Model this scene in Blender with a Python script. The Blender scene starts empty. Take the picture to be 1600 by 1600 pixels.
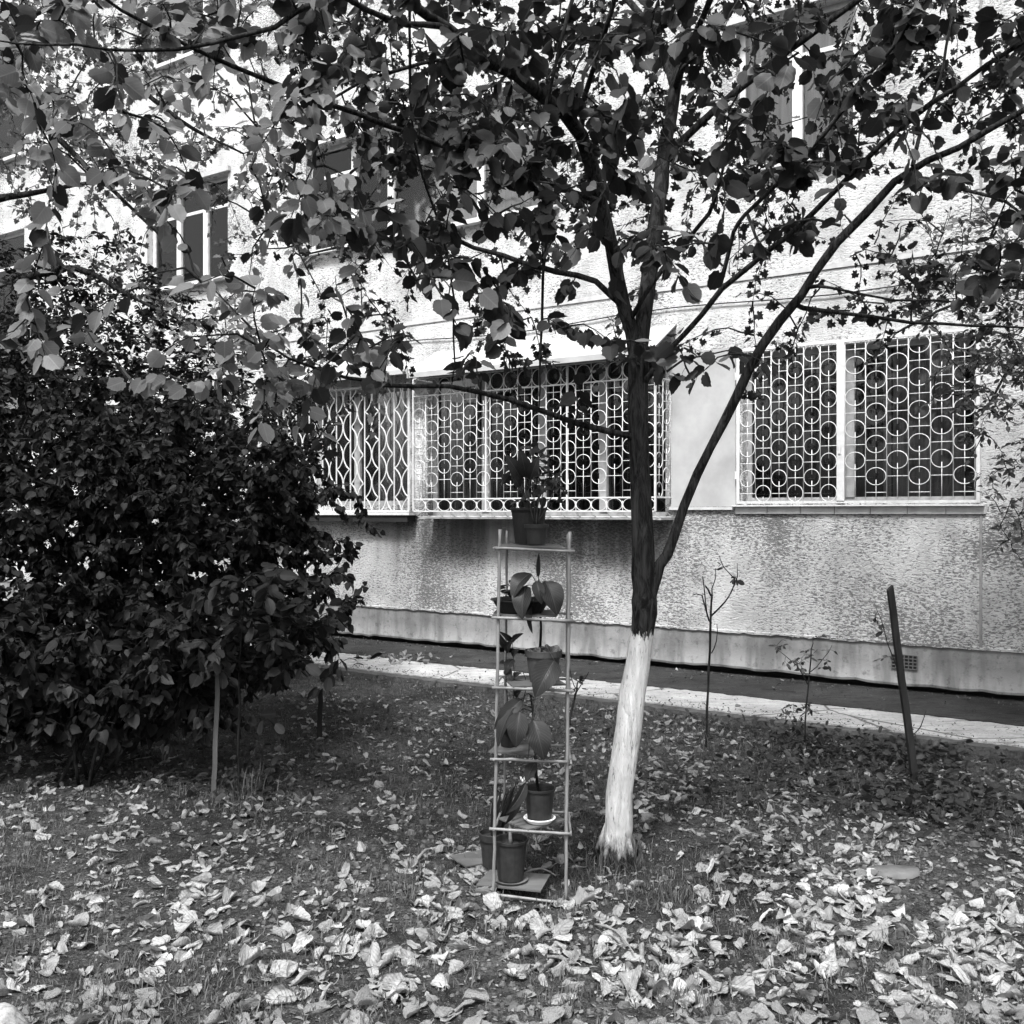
import bpy, math, random
import numpy as np
from mathutils import Vector, Matrix, Euler
random.seed(11); np.random.seed(11)
R = math.radians
scn = bpy.context.scene
COL = scn.collection

# ------------------------------------------------------------------ camera, sky, sun, exposure
CAMH = 1.55
cam = bpy.data.cameras.new('camera'); camo = bpy.data.objects.new('camera', cam); COL.objects.link(camo)
camo.location = (0, 0, CAMH); camo.rotation_euler = (R(90), 0, 0)
cam.sensor_width = 36; cam.lens = 36; cam.clip_start = 0.05; cam.clip_end = 2000
scn.camera = camo
SUN_EL, SUN_AZ = R(58), R(200)      # azimuth clockwise from +Y: behind the camera, a little to the left
world = bpy.data.worlds.new("World"); scn.world = world; world.use_nodes = True
wn = world.node_tree; wn.nodes.clear()
sky = wn.nodes.new('ShaderNodeTexSky'); sky.sky_type = 'NISHITA'; sky.sun_disc = False
sky.sun_elevation = SUN_EL; sky.sun_rotation = SUN_AZ; sky.dust_density = 6; sky.air_density = 1.5
bw = wn.nodes.new('ShaderNodeRGBToBW'); bg = wn.nodes.new('ShaderNodeBackground'); wo = wn.nodes.new('ShaderNodeOutputWorld')
wn.links.new(sky.outputs[0], bw.inputs[0]); wn.links.new(bw.outputs[0], bg.inputs[0]); wn.links.new(bg.outputs[0], wo.inputs[0])
bg.inputs[1].default_value = 0.125
sl = bpy.data.lights.new('sun', 'SUN'); sl.energy = 2.7; sl.angle = R(10); sl.color = (1, 1, 1)
so = bpy.data.objects.new('sun', sl); COL.objects.link(so)
sd = Vector((math.sin(SUN_AZ)*math.cos(SUN_EL), math.cos(SUN_AZ)*math.cos(SUN_EL), math.sin(SUN_EL)))
so.rotation_euler = sd.to_track_quat('Z', 'Y').to_euler(); so.location = (0, -5, 12)
scn.view_settings.view_transform = 'Standard'; scn.view_settings.look = 'None'
scn.view_settings.exposure = 1.4; scn.view_settings.gamma = 1
scn.render.engine = 'CYCLES'
scn.cycles.max_bounces = 6; scn.cycles.transparent_max_bounces = 8

# ------------------------------------------------------------------ helpers
def P(px, py, Z):
    """a point of the photograph (1600 px frame) at a given distance Z from the camera"""
    return Vector(((px-800)/1600*Z, Z, CAMH-(py-800)/1600*Z))
def G(px, py, z=0.0):
    return P(px, py, (CAMH-z)*1600/(py-800))
TH = R(-34.5)
O = Vector((4.015, 8.03, 0)); U = Vector((math.cos(TH), math.sin(TH), 0)); V = Vector((-math.sin(TH), math.cos(TH), 0))
def W(px, py, d=0.0):
    """(u, z) on the plane parallel to the facade, d metres in front of it"""
    r = Vector(((px-800)/1600, 1, -(py-800)/1600))
    t = (O.dot(V)-d)/r.dot(V)
    p = r*t; q = p-Vector((O.x, O.y, 0))
    return q.dot(U), p.z+CAMH
class MB:
    def __init__(s): s.v = []; s.f = []; s.m = []; s.uv = None
    def add(s, vs, fs, mi=0):
        n = len(s.v); s.v.extend([tuple(a) for a in vs]); s.f.extend([tuple(i+n for i in f) for f in fs]); s.m.extend([mi]*len(fs))
    def box(s, x0, x1, y0, y1, z0, z1, mi=0):
        x0, x1 = min(x0, x1), max(x0, x1); y0, y1 = min(y0, y1), max(y0, y1); z0, z1 = min(z0, z1), max(z0, z1)
        s.add([(x0,y0,z0),(x1,y0,z0),(x1,y1,z0),(x0,y1,z0),(x0,y0,z1),(x1,y0,z1),(x1,y1,z1),(x0,y1,z1)],
              [(0,3,2,1),(4,5,6,7),(0,1,5,4),(1,2,6,5),(2,3,7,6),(3,0,4,7)], mi)
    def obox(s, c, ax, ay, az, mi=0):
        c = Vector(c); vs = []
        for k in (-1,1):
            for (i,j) in ((-1,-1),(1,-1),(1,1),(-1,1)): vs.append(c+ax*i+ay*j+az*k)
        s.add(vs, [(0,3,2,1),(4,5,6,7),(0,1,5,4),(1,2,6,5),(2,3,7,6),(3,0,4,7)], mi)
    def tube(s, pts, rad, n=6, mi=0, cap=True, wob=0.0, closed=False):
        pts = [Vector(p) for p in pts]; k = len(pts)
        if not hasattr(rad, '__len__'): rad = [rad]*k
        ref = None; rings = []
        for i, p in enumerate(pts):
            if closed: t = pts[(i+1)%k]-pts[i-1]
            else: t = pts[min(i+1,k-1)]-pts[max(i-1,0)]
            if t.length < 1e-9: t = Vector((0,0,1))
            t.normalize()
            if ref is None:
                ref = Vector((0,0,1)) if abs(t.z) < .9 else Vector((1,0,0))
            a = ref - t*ref.dot(t)
            if a.length < 1e-6: a = t.orthogonal()
            a.normalize(); b = t.cross(a); ref = a
            rings.append([p+(a*math.cos(2*math.pi*j/n)+b*math.sin(2*math.pi*j/n))*rad[i]*(1+(random.uniform(-wob,wob) if wob else 0)) for j in range(n)])
        vs = [q for r in rings for q in r]; fs = []
        for i in range(k-1 if not closed else k):
            i2 = (i+1)%k
            for j in range(n):
                fs.append((i*n+j, i*n+(j+1)%n, i2*n+(j+1)%n, i2*n+j))
        if cap and not closed:
            fs.append(tuple(range(n-1,-1,-1))); fs.append(tuple((k-1)*n+j for j in range(n)))
        s.add(vs, fs, mi)
    def lathe(s, c, prof, n=28, mi=0):
        vs = []; fs = []
        for (r, z) in prof:
            for j in range(n): vs.append((c[0]+r*math.cos(2*math.pi*j/n), c[1]+r*math.sin(2*math.pi*j/n), c[2]+z))
        for i in range(len(prof)-1):
            for j in range(n): fs.append((i*n+j, i*n+(j+1)%n, (i+1)*n+(j+1)%n, (i+1)*n+j))
        fs.append(tuple(range(n-1,-1,-1))) ; fs.append(tuple((len(prof)-1)*n+j for j in range(n)))
        s.add(vs, fs, mi)
    def build(s, name, mats, parent=None, base=None, smooth=False, uvs=None):
        me = bpy.data.meshes.new(name)
        if base is not None:
            b = Vector(base); vv = [(p[0]-b.x, p[1]-b.y, p[2]-b.z) for p in s.v]
        else: vv = s.v
        me.from_pydata(vv, [], s.f); me.validate(verbose=False)
        if not isinstance(mats, (list, tuple)): mats = [mats]
        for m in mats: me.materials.append(m)
        if len(mats) > 1 and len(me.polygons) == len(s.m): me.polygons.foreach_set('material_index', s.m)
        if smooth: me.polygons.foreach_set('use_smooth', [True]*len(me.polygons))
        if uvs is not None:
            lay = me.uv_layers.new(name='UVMap')
            li = np.zeros(len(me.loops), dtype=np.int32); me.loops.foreach_get('vertex_index', li)
            lay.data.foreach_set('uv', np.array(uvs, dtype=np.float32)[li].ravel())
        me.update()
        o = bpy.data.objects.new(name, me); COL.objects.link(o)
        if parent is not None: o.parent = parent
        elif base is not None: o.location = base
        return o
def empty(name, loc, rz=0):
    o = bpy.data.objects.new(name, None); COL.objects.link(o); o.location = loc; o.rotation_euler = (0,0,rz); o.empty_display_size = .1
    return o
def tag(o, label=None, cat=None, group=None, kind=None):
    if label: o['label'] = label
    if cat: o['category'] = cat
    if group: o['group'] = group
    if kind: o['kind'] = kind
    return o

# ------------------------------------------------------------------ materials (all grey: the photograph is black and white)
class NT:
    def __init__(s, name):
        s.m = bpy.data.materials.new(name); s.m.use_nodes = True; s.t = s.m.node_tree; s.t.nodes.clear()
        s.out = s.n('ShaderNodeOutputMaterial'); 
    def n(s, typ, **kw):
        nd = s.t.nodes.new(typ)
        for k, v in kw.items(): setattr(nd, k, v)
        return nd
    def l(s, a, b): s.t.links.new(a, b)
    def coord(s, kind='Object', scale=(1,1,1), rot=(0,0,0)):
        c = s.n('ShaderNodeTexCoord'); mp = s.n('ShaderNodeMapping'); mp.inputs['Scale'].default_value = scale; mp.inputs['Rotation'].default_value = rot
        s.l(c.outputs[kind], mp.inputs[0]); return mp.outputs[0]
    def noise(s, vec, scale, detail=4, rough=.55, dist=0):
        nd = s.n('ShaderNodeTexNoise'); nd.inputs['Scale'].default_value = scale; nd.inputs['Detail'].default_value = detail
        nd.inputs['Roughness'].default_value = rough; nd.inputs['Distortion'].default_value = dist
        if vec is not None: s.l(vec, nd.inputs['Vector'])
        return nd.outputs['Fac']
    def ramp(s, fac, stops):
        r = s.n('ShaderNodeValToRGB'); e = r.color_ramp.elements
        while len(e) < len(stops): e.new(.5)
        for el, (p, c) in zip(e, stops): el.position = p; el.color = (c, c, c, 1)
        s.l(fac, r.inputs[0]); return r.outputs[0]
    def math(s, op, a, b=None):
        m = s.n('ShaderNodeMath', operation=op)
        for i, x in enumerate((a, b)):
            if x is None: continue
            if isinstance(x, (int, float)): m.inputs[i].default_value = x
            else: s.l(x, m.inputs[i])
        return m.outputs[0]
    def mix(s, fac, a, b, blend='MIX'):
        m = s.n('ShaderNodeMix', data_type='RGBA', blend_type=blend)
        for i, x in ((0, fac), (6, a), (7, b)):
            if isinstance(x, (int, float)): m.inputs[i].default_value = x if i == 0 else (x, x, x, 1)
            else: s.l(x, m.inputs[i])
        return m.outputs[2]
    def bsdf(s, col, rough=.8, spec=.3, bump=None, bstr=.5, bdist=.01):
        b = s.n('ShaderNodeBsdfPrincipled'); b.inputs['Roughness'].default_value = rough; b.inputs['Specular IOR Level'].default_value = spec
        if isinstance(col, (int, float)): b.inputs['Base Color'].default_value = (col, col, col, 1)
        else: s.l(col, b.inputs['Base Color'])
        if bump is not None:
            bp = s.n('ShaderNodeBump'); bp.inputs['Strength'].default_value = bstr; bp.inputs['Distance'].default_value = bdist
            s.l(bump, bp.inputs['Height']); s.l(bp.outputs[0], b.inputs['Normal'])
        return b.outputs[0]
    def done(s, sh): s.l(sh, s.out.inputs[0]); return s.m

def simple(name, lo, hi, scale=20, rough=.7, spec=.3, bstr=.3, bdist=.004, kind='Object', vs=(1,1,1)):
    t = NT(name); c = t.coord(kind, vs); n1 = t.noise(c, scale, 6, .6)
    return t.done(t.bsdf(t.ramp(n1, [(.3, lo), (.7, hi)]), rough, spec, n1, bstr, bdist))

def mat_stucco():
    t = NT('roughcast_plaster'); c = t.coord('Object'); cs = t.coord('Object', (1, 1, 2.3), (0, R(-7), 0))
    lumps = t.noise(cs, 30, 6, .68, .8)
    fine = t.noise(c, 120, 3, .6)
    cover = t.noise(c, 1.1, 3, .5)            # where the plaster is more broken up
    sz_ = t.n('ShaderNodeSeparateXYZ'); t.l(t.coord('Object'), sz_.inputs[0]); zz = t.n('ShaderNodeMapRange'); zz.inputs['From Min'].default_value = 1.75; zz.inputs['From Max'].default_value = 1.35; t.l(t.math('ADD', sz_.outputs[2], t.math('MULTIPLY', t.math('SUBTRACT', cover, .5), 1.2)), zz.inputs[0])  # low wall mask: denser flecks and darker tone standing in for soft shade
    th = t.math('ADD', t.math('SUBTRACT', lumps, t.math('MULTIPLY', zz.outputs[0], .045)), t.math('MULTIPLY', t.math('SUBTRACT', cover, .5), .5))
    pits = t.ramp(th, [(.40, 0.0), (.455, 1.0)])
    base = t.ramp(t.noise(c, .7, 5, .6), [(.3, .60), (.7, .80)]); base = t.mix(t.math('MULTIPLY', zz.outputs[0], .3), base, .28)  # soft shade of the lower wall mixed into the base colour
    grime = t.noise(t.coord('Object', (5, 5, .35)), 1.0, 5, .6)
    sp = t.n('ShaderNodeSeparateXYZ'); t.l(t.coord('Object'), sp.inputs[0])
    # staining and soft shade below the balcony cage, both put into the colour
    def win(src, a, b, e):
        m1 = t.n('ShaderNodeMapRange'); m1.interpolation_type = 'SMOOTHSTEP'; m1.inputs['From Min'].default_value = a-e; m1.inputs['From Max'].default_value = a+e; t.l(src, m1.inputs[0])
        m2 = t.n('ShaderNodeMapRange'); m2.interpolation_type = 'SMOOTHSTEP'; m2.inputs['From Min'].default_value = b+e; m2.inputs['From Max'].default_value = b-e; t.l(src, m2.inputs[0])
        return t.math('MULTIPLY', m1.outputs[0], m2.outputs[0])
    ul, _ = W(600, 800); ur, _ = W(1055, 800)
    st = t.math('MULTIPLY', win(sp.outputs[0], ul, ur, .25), win(sp.outputs[2], .95, 1.7, .35))
    st = t.math('MULTIPLY', st, t.ramp(grime, [(.3, .25), (.6, 1.0)]))
    base = t.mix(t.math('MULTIPLY', t.ramp(t.noise(c, 2.6, 6, .7), [(.45, 0), (.62, 1)]), .45), base, .26)
    col = t.mix(t.math('MULTIPLY', st, .88), base, .08)
    col = t.mix(t.math('MULTIPLY', t.ramp(grime, [(.45, 0), (.7, 1)]), .32), col, .25)
    col = t.mix(t.math('MULTIPLY', t.math('SUBTRACT', 1.0, pits), .8), col, .08)
    h = t.math('ADD', t.math('MULTIPLY', lumps, 1.0), t.math('MULTIPLY', fine, .2))
    return t.done(t.bsdf(col, .95, .1, h, 1.0, .05))
def mat_plinth():
    t = NT('cement_plinth'); c = t.coord('Object'); a = t.noise(c, 2.4, 7, .72); b = t.noise(c, 60, 4, .6)
    st = t.noise(t.coord('Object', (3, 3, .6)), 1.5, 4, .6)
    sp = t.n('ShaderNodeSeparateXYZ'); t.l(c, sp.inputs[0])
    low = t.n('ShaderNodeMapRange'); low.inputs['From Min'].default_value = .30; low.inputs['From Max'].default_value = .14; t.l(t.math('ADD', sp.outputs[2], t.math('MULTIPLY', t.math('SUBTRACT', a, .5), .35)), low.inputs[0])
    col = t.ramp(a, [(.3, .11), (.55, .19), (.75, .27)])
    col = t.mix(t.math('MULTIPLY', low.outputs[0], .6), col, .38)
    col = t.mix(t.math('MULTIPLY', t.ramp(st, [(.44, 0), (.6, 1)]), .6), col, .07)
    col = t.mix(t.math('MULTIPLY', t.ramp(t.noise(c, 14, 6, .75), [(.36, 1), (.46, 0)]), .5), col, .05)
    return t.done(t.bsdf(col, .9, .15, t.math('ADD', a, t.math('MULTIPLY', b, .15)), .5, .02))
def mat_ground():
    t = NT('soil_and_moss'); c = t.coord('Object'); a = t.noise(c, .9, 6, .6, .3); b = t.noise(c, 9, 8, .72); d = t.noise(c, 60, 5, .75); e = t.noise(c, 210, 2, .6)
    dry = t.ramp(a, [(.38, 0), (.56, 1)])
    dark = t.ramp(b, [(.35, .006), (.65, .04)]); light = t.ramp(b, [(.35, .014), (.65, .11)])
    col = t.mix(dry, dark, light)
    col = t.mix(t.ramp(d, [(.42, .8), (.54, 0)]), col, .012)
    col = t.mix(t.ramp(e, [(.62, 0), (.70, .6)]), col, .34)
    h = t.math('ADD', t.math('MULTIPLY', b, .6), t.math('MULTIPLY', d, .5))
    return t.done(t.bsdf(col, .95, .1, h, 1.0, .05))
def mat_concrete(name, lo, hi, edge=False):
    t = NT(name); c = t.coord('Object'); a = t.noise(c, 2.2, 7, .68); b = t.noise(t.coord('Object', (1, 4, 1), (0,0,-TH)), 4, 8, .74, .5); d = t.noise(c, 45, 5, .75)
    col = t.ramp(a, [(.3, lo), (.7, hi)])
    col = t.mix(t.ramp(b, [(.38, .75), (.46, 0)]), col, lo*.4)
    col = t.mix(t.ramp(d, [(.36, .6), (.46, 0)]), col, lo*.5)
    col = t.mix(t.ramp(b, [(.60, 0), (.66, .6)]), col, min(.6, hi*1.8))
    v = t.n('ShaderNodeTexVoronoi', feature='DISTANCE_TO_EDGE'); v.inputs['Scale'].default_value = .9
    mp = t.mix(.12, t.coord('Object'), t.n('ShaderNodeTexNoise').outputs['Color']); t.l(mp, v.inputs['Vector'])
    crack = t.ramp(v.outputs['Distance'], [(.004, 1), (.012, 0)])
    col = t.mix(t.math('MULTIPLY', crack, .8), col, .03)
    return t.done(t.bsdf(col, .92, .15, t.math('ADD', t.math('MULTIPLY', a, .5), t.math('MULTIPLY', d, .5)), .9, .035))
def mat_bark(name, lo, hi, whitewash=None):
    t = NT(name); c = t.coord('Object', (1, 1, .16)); a = t.noise(c, 42, 7, .72, .9); b = t.noise(t.coord('Object'), 8, 4, .6)
    col = t.ramp(a, [(.42, lo*.5), (.6, hi)])
    h = a
    if whitewash is not None:
        sp = t.n('ShaderNodeSeparateXYZ'); t.l(t.coord('Object'), sp.inputs[0])
        z = t.math('ADD', sp.outputs[2], t.math('MULTIPLY', t.math('SUBTRACT', t.noise(t.coord('Object', (1,1,.3)), 40, 4, .7), .5), .22))
        top = t.n('ShaderNodeMapRange'); top.inputs['From Min'].default_value = whitewash+.012; top.inputs['From Max'].default_value = whitewash-.012; t.l(z, top.inputs[0])
        bot = t.n('ShaderNodeMapRange'); bot.inputs['From Min'].default_value = .03; bot.inputs['From Max'].default_value = .13; t.l(z, bot.inputs[0])
        m = t.math('MULTIPLY', top.outputs[0], bot.outputs[0])
        crk = t.ramp(t.noise(c, 95, 5, .7, .4), [(.36, 0), (.43, 1)])
        m = t.math('MULTIPLY', m, t.math('ADD', t.math('MULTIPLY', crk, .7), .3))
        col = t.mix(m, col, t.ramp(b, [(.3, .5), (.7, .64)]))
    return t.done(t.bsdf(col, .9, .12, h, 1.0, .022))
def mat_leaf(name, lo, hi, trans=.35, rough=.5, spec=.35, dry=False):
    t = NT(name); g = t.n('ShaderNodeNewGeometry'); c = t.coord('Object')
    n = t.noise(c, 45, 4, .6); v = t.math('ADD', t.math('MULTIPLY', g.outputs['Random Per Island'], .75), t.math('MULTIPLY', n, .25))
    col = t.ramp(v, [(.1, lo), (.75, (lo*.6+hi*.4)), (.95, hi)])
    if dry: col = t.mix(t.ramp(t.noise(c, 28, 5, .65), [(.38, .6), (.5, 0)]), col, lo*.5)
    uv = t.n('ShaderNodeUVMap'); sp = t.n('ShaderNodeSeparateXYZ'); t.l(uv.outputs[0], sp.inputs[0])
    ax = t.math('ABSOLUTE', t.math('SUBTRACT', sp.outputs[0], .5))
    fr = t.math('ABSOLUTE', t.math('SUBTRACT', t.math('FRACT', t.math('SUBTRACT', t.math('MULTIPLY', sp.outputs[1], 6.0), t.math('MULTIPLY', ax, 5.0))), .5))
    vein = t.math('MAXIMUM', t.ramp(ax, [(.012, 1), (.04, 0)]), t.math('MULTIPLY', t.ramp(fr, [(.02, 1), (.12, 0)]), .55))
    col = t.mix(t.math('MULTIPLY', vein, .16 if dry else .35), col, hi*1.3 if not dry else lo*.7)
    n = t.math('SUBTRACT', n, t.math('MULTIPLY', vein, .45 if dry else .5))
    sh = t.bsdf(col, rough, spec, n, .9 if dry else .15, .008 if dry else .004)
    tr = t.n('ShaderNodeBsdfTranslucent'); t.l(t.mix(.5, col, hi), tr.inputs[0])
    mx = t.n('ShaderNodeMixShader'); mx.inputs[0].default_value = trans; t.l(sh, mx.inputs[1]); t.l(tr.outputs[0], mx.inputs[2])
    return t.done(mx.outputs[0])
def mat_bigleaf():
    t = NT('veined_houseplant_leaf'); uv = t.n('ShaderNodeUVMap'); sp = t.n('ShaderNodeSeparateXYZ'); t.l(uv.outputs[0], sp.inputs[0])
    x = t.math('ABSOLUTE', t.math('SUBTRACT', sp.outputs[0], .5))
    ph = t.math('SUBTRACT', t.math('MULTIPLY', sp.outputs[1], 11.0), t.math('MULTIPLY', x, 8.0))
    fr = t.math('ABSOLUTE', t.math('SUBTRACT', t.math('FRACT', ph), .5))
    vein = t.ramp(fr, [(.0, 1), (.10, 0)]); mid = t.ramp(x, [(.012, 1), (.035, 0)])
    vv = t.math('MAXIMUM', t.math('MULTIPLY', vein, .5), mid)
    g = t.n('ShaderNodeNewGeometry')
    base = t.ramp(g.outputs['Random Per Island'], [(0, .007), (1, .022)])
    col = t.mix(t.math('MULTIPLY', vv, .4), base, .09)
    sh = t.bsdf(col, .45, .3, t.math('SUBTRACT', 1.0, vv), .5, .004)
    tr = t.n('ShaderNodeBsdfTranslucent'); t.l(base, tr.inputs[0]); mx = t.n('ShaderNodeMixShader'); mx.inputs[0].default_value = .2
    t.l(sh, mx.inputs[1]); t.l(tr.outputs[0], mx.inputs[2]); return t.done(mx.outputs[0])
def mat_glass():
    t = NT('window_glass'); tr = t.n('ShaderNodeBsdfTransparent'); tr.inputs[0].default_value = (.85,.85,.85,1)
    gl = t.n('ShaderNodeBsdfGlossy'); gl.inputs['Roughness'].default_value = .03; gl.inputs[0].default_value = (.9,.9,.9,1)
    bp = t.n('ShaderNodeBump'); bp.inputs['Strength'].default_value = .08; bp.inputs['Distance'].default_value = .01; t.l(t.noise(t.coord('Object'), 2.5, 2), bp.inputs['Height']); t.l(bp.outputs[0], gl.inputs['Normal'])
    f = t.n('ShaderNodeFresnel'); f.inputs[0].default_value = 1.5
    mx = t.n('ShaderNodeMixShader'); t.l(f.outputs[0], mx.inputs[0]); t.l(tr.outputs[0], mx.inputs[1]); t.l(gl.outputs[0], mx.inputs[2])
    return t.done(mx.outputs[0])
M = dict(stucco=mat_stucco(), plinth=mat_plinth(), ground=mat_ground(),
    path=mat_concrete('pale_path_concrete', .25, .46), pathin=mat_concrete('dark_path_strip', .018, .05), kerb=mat_concrete('kerb_concrete', .05, .11),
    smooth=simple('smooth_plaster', .24, .38, 2.2, .9, .1, .15, .01), white=simple('white_paint', .40, .56, 14, .5, .4, .2, .002),
    frame=simple('old_window_paint', .2, .36, 14, .6, .3, .2, .002), metal=simple('painted_grille_metal', .42, .62, 30, .45, .4, .3, .001), dark=simple('dark_interior', .008, .02, 3),
    joint=simple('joint_mortar', .12, .24, 9, .9, .1), sill=simple('cement_sill', .3, .45, 9, .9, .1), tin=simple('awning_sheet', .24, .40, 2.5, .45, .4, .2, .01),
    curt=simple('net_curtain', .015, .04, 5, .9, .05, .2, .01, vs=(6,6,.4)), curtw=simple('bright_curtain', .3, .6, 3, .9, .05, .3, .02, vs=(5,5,.3)), curtl=simple('pale_curtain', .12, .24, 5, .9, .05, .2, .01, vs=(6,6,.4)),
    bark=mat_bark('dark_bark', .008, .036), wbark=mat_bark('whitewashed_bark', .010, .036, 1.0), twig=mat_bark('twig_bark', .014, .035),
    leaf=mat_leaf('tree_leaf', .010, .03, .30, .6, .25), leafp=mat_leaf('pale_leaf', .09, .26, .55), leafs=mat_leaf('small_leaf', .03, .15, .4),
    bush=mat_leaf('shrub_leaf', .005, .026, .2, .55, .18), herb=mat_leaf('herb_leaf', .012, .045, .3), big=mat_bigleaf(),
    dry=mat_leaf('dry_leaf', .20, .48, .16, .75, .2, True), grass=mat_leaf('grass_blade', .03, .13, .3), clod=simple('soil_clod', .012, .12, 14, .95, .1, .8, .004), crumbd=mat_leaf('dark_crumb', .02, .14, .1, .8, .1), crumb=mat_leaf('crumb', .03, .30, .1, .8, .1),
    cane=simple('bamboo_cane', .11, .21, 30, .5, .4, .3, .002, vs=(1,1,.2)), board=simple('weathered_board', .05, .11, 12, .8, .2, .4, .003, vs=(.3,1,1)),
    pot=simple('dark_plastic_pot', .012, .024, 40, .6, .3, .1, .001), potb=simple('black_plastic_pot', .008, .014, 40, .6, .25, .1, .001),
    terra=simple('clay_pot', .03, .055, 18, .8, .2, .25, .002), soil=simple('pot_soil', .012, .05, 90, .95, .1, 1, .01),
    saucer=simple('white_saucer', .74, .84, 8, .35, .5, .05, .001), stake=simple('stake_wood', .05, .1, 25, .85, .15, .5, .003, vs=(1,1,.15)),
    stakeb=simple('dark_stake_wood', .012, .028, 25, .85, .15, .5, .003, vs=(1,1,.15)), stone=simple('flat_stone', .07, .12, 14, .85, .2, .3, .004), flower=simple('pale_petal', .5, .7, 30))

# ------------------------------------------------------------------ setting: ground and path
def gz(x, y):
    return .022*math.sin(x*1.3+.4)*math.sin(y*1.1+.9)+.012*math.sin(x*3.1+y*2.3)+.008*math.sin(x*6.3-y*5.1)
def make_ground():
    xs = np.concatenate([np.linspace(-300,-12,14)[:-1], np.linspace(-12,12,200), np.linspace(12,300,14)[1:]])
    ys = np.concatenate([np.linspace(-300,-3,12)[:-1], np.linspace(-3,20,190), np.linspace(20,300,12)[1:]])
    vs = []; nx = len(xs); rng = np.random.RandomState(3)
    for y in ys:
        for x in xs:
            q = Vector((x,y,0)); d = -(q-O).dot(V)          # distance in front of the facade
            z = gz(x, y)+rng.uniform(-.005,.005) if (abs(x) < 12 and -3 < y < 20) else 0
            if d < 1.85: z = min(z, -.02) if d < 1.72 else z*.3
            vs.append((x, y, z))
    fs = [(j*nx+i, j*nx+i+1, (j+1)*nx+i+1, (j+1)*nx+i) for j in range(len(ys)-1) for i in range(nx-1)]
    m = MB(); m.add(vs, fs); return tag(m.build('ground', M['ground'], smooth=True), kind='structure')
make_ground()
UL, UR = -24.0, 6.0
def strip(name, d0, d1, z, mat, seed, jit=.012):
    rng = random.Random(seed); m = MB(); n = 700; vs = []
    for i in range(n+1):
        u = UL+(UR-UL)*i/n
        a = O+U*u-V*(d0); b = O+U*u-V*(d1+rng.uniform(-jit,jit)+.012*math.sin(u*3.3)); 
        vs += [(a.x,a.y,z),(b.x,b.y,z-.006*rng.random()),(b.x,b.y,-.08)]
    fs = []
    for i in range(n):
        fs += [(i*3,i*3+1,i*3+4,i*3+3),(i*3+1,i*3+2,i*3+5,i*3+4)]
    m.add(vs, fs); return tag(m.build(name, mat), kind='structure')
strip('path', -.25, 1.62, .052, M['path'], 1, .012)
strip('kerb', 1.50, 1.74, .040, M['kerb'], 2, .015)
strip('path_inner_strip', -.25, .96, .060, M['pathin'], 3, .016)  # darker strip of the path along the foot of the wall

# ------------------------------------------------------------------ the apartment building
bld = empty('apartment_building', O, TH)
tag(bld, 'pale roughcast apartment block with white window grilles across the back of the garden', 'building')
ZB, ZT = .122, 15.0
def wz(px, py, d=0): return W(px, py, d)
uR0, _ = W(1160, 790); uR1, _ = W(1529, 790); uB0, _ = W(668, 790); uB1, _ = W(1040, 790); uL0, _ = W(395, 790); uL1, _ = W(640, 790)
u20, _ = W(478, 300); u21, _ = W(866, 300); u10, _ = W(230, 380); u11, _ = W(356, 380); u00, _ = W(-70, 300); u01, _ = W(38, 300); u30, _ = W(1150, 200); u31, _ = W(1337, 200)
opens = [(uR0,uR1,1.63,3.0),(uB0,uB1,1.50,3.12),(uL0,uL1,1.63,3.0)]
up = [(u00,u01,4.1,6.0),(u10,u11,4.62,5.98),(u20,u21,4.70,5.98),(u30,u31,4.66,6.0)]
opens += up + [(a,b,z0+3.06,z1+3.06) for (a,b,z0,z1) in up]
us = sorted(set([UL, UR]+[v for o in opens for v in o[:2]])); zs = sorted(set([.45, ZT]+[v for o in opens for v in o[2:]]))
m = MB(); RD = .2
for i in range(len(us)-1):
    for j in range(len(zs)-1):
        cu, cz = (us[i]+us[i+1])/2, (zs[j]+zs[j+1])/2
        if any(a < cu < b and c < cz < d for (a,b,c,d) in opens): continue
        m.add([(us[i],0,zs[j]),(us[i+1],0,zs[j]),(us[i+1],0,zs[j+1]),(us[i],0,zs[j+1])], [(0,1,2,3)])
for (a,b,c,d) in opens:
    m.add([(a,0,c),(b,0,c),(b,0,d),(a,0,d),(a,RD,c),(b,RD,c),(b,RD,d),(a,RD,d)], [(0,4,5,1),(1,5,6,2),(2,6,7,3),(3,7,4,0)])
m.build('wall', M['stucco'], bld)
m = MB(); m.box(UL, UR, 1.2, 1.4, 0, ZT); m.box(UL, UR, .21, 1.19, ZT-.3, ZT); m.box(UL,UR,.21,1.19,3.9,4.0); m.box(UL,UR,.21,1.19,6.9,7.0); m.build('inner_wall', M['dark'], bld)
# plinth: a cement band standing slightly back from the plaster, with an uneven lower edge
m = MB(); rng = random.Random(5); n = 300; vs = []
for i in range(n+1):
    u = UL+(UR-UL)*i/n; zb = ZB-.01+rng.uniform(-.010,.010)+.005*math.sin(u*2.1)
    vs += [(u,.03,.452+rng.uniform(-.003,.003)),(u,.004,.44),(u,-.012,zb+.02),(u,-.004,zb),(u,.22,zb)]
fs = [(i*5+k,i*5+k+1,i*5+k+6,i*5+k+5) for i in range(n) for k in range(4)]
m.add(vs, fs); m.build('plinth', M['plinth'], bld, smooth=False)
m = MB(); m.box(UL,UR,.18,.3,0,.5); m.build('foundation', M['dark'], bld)
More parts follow.
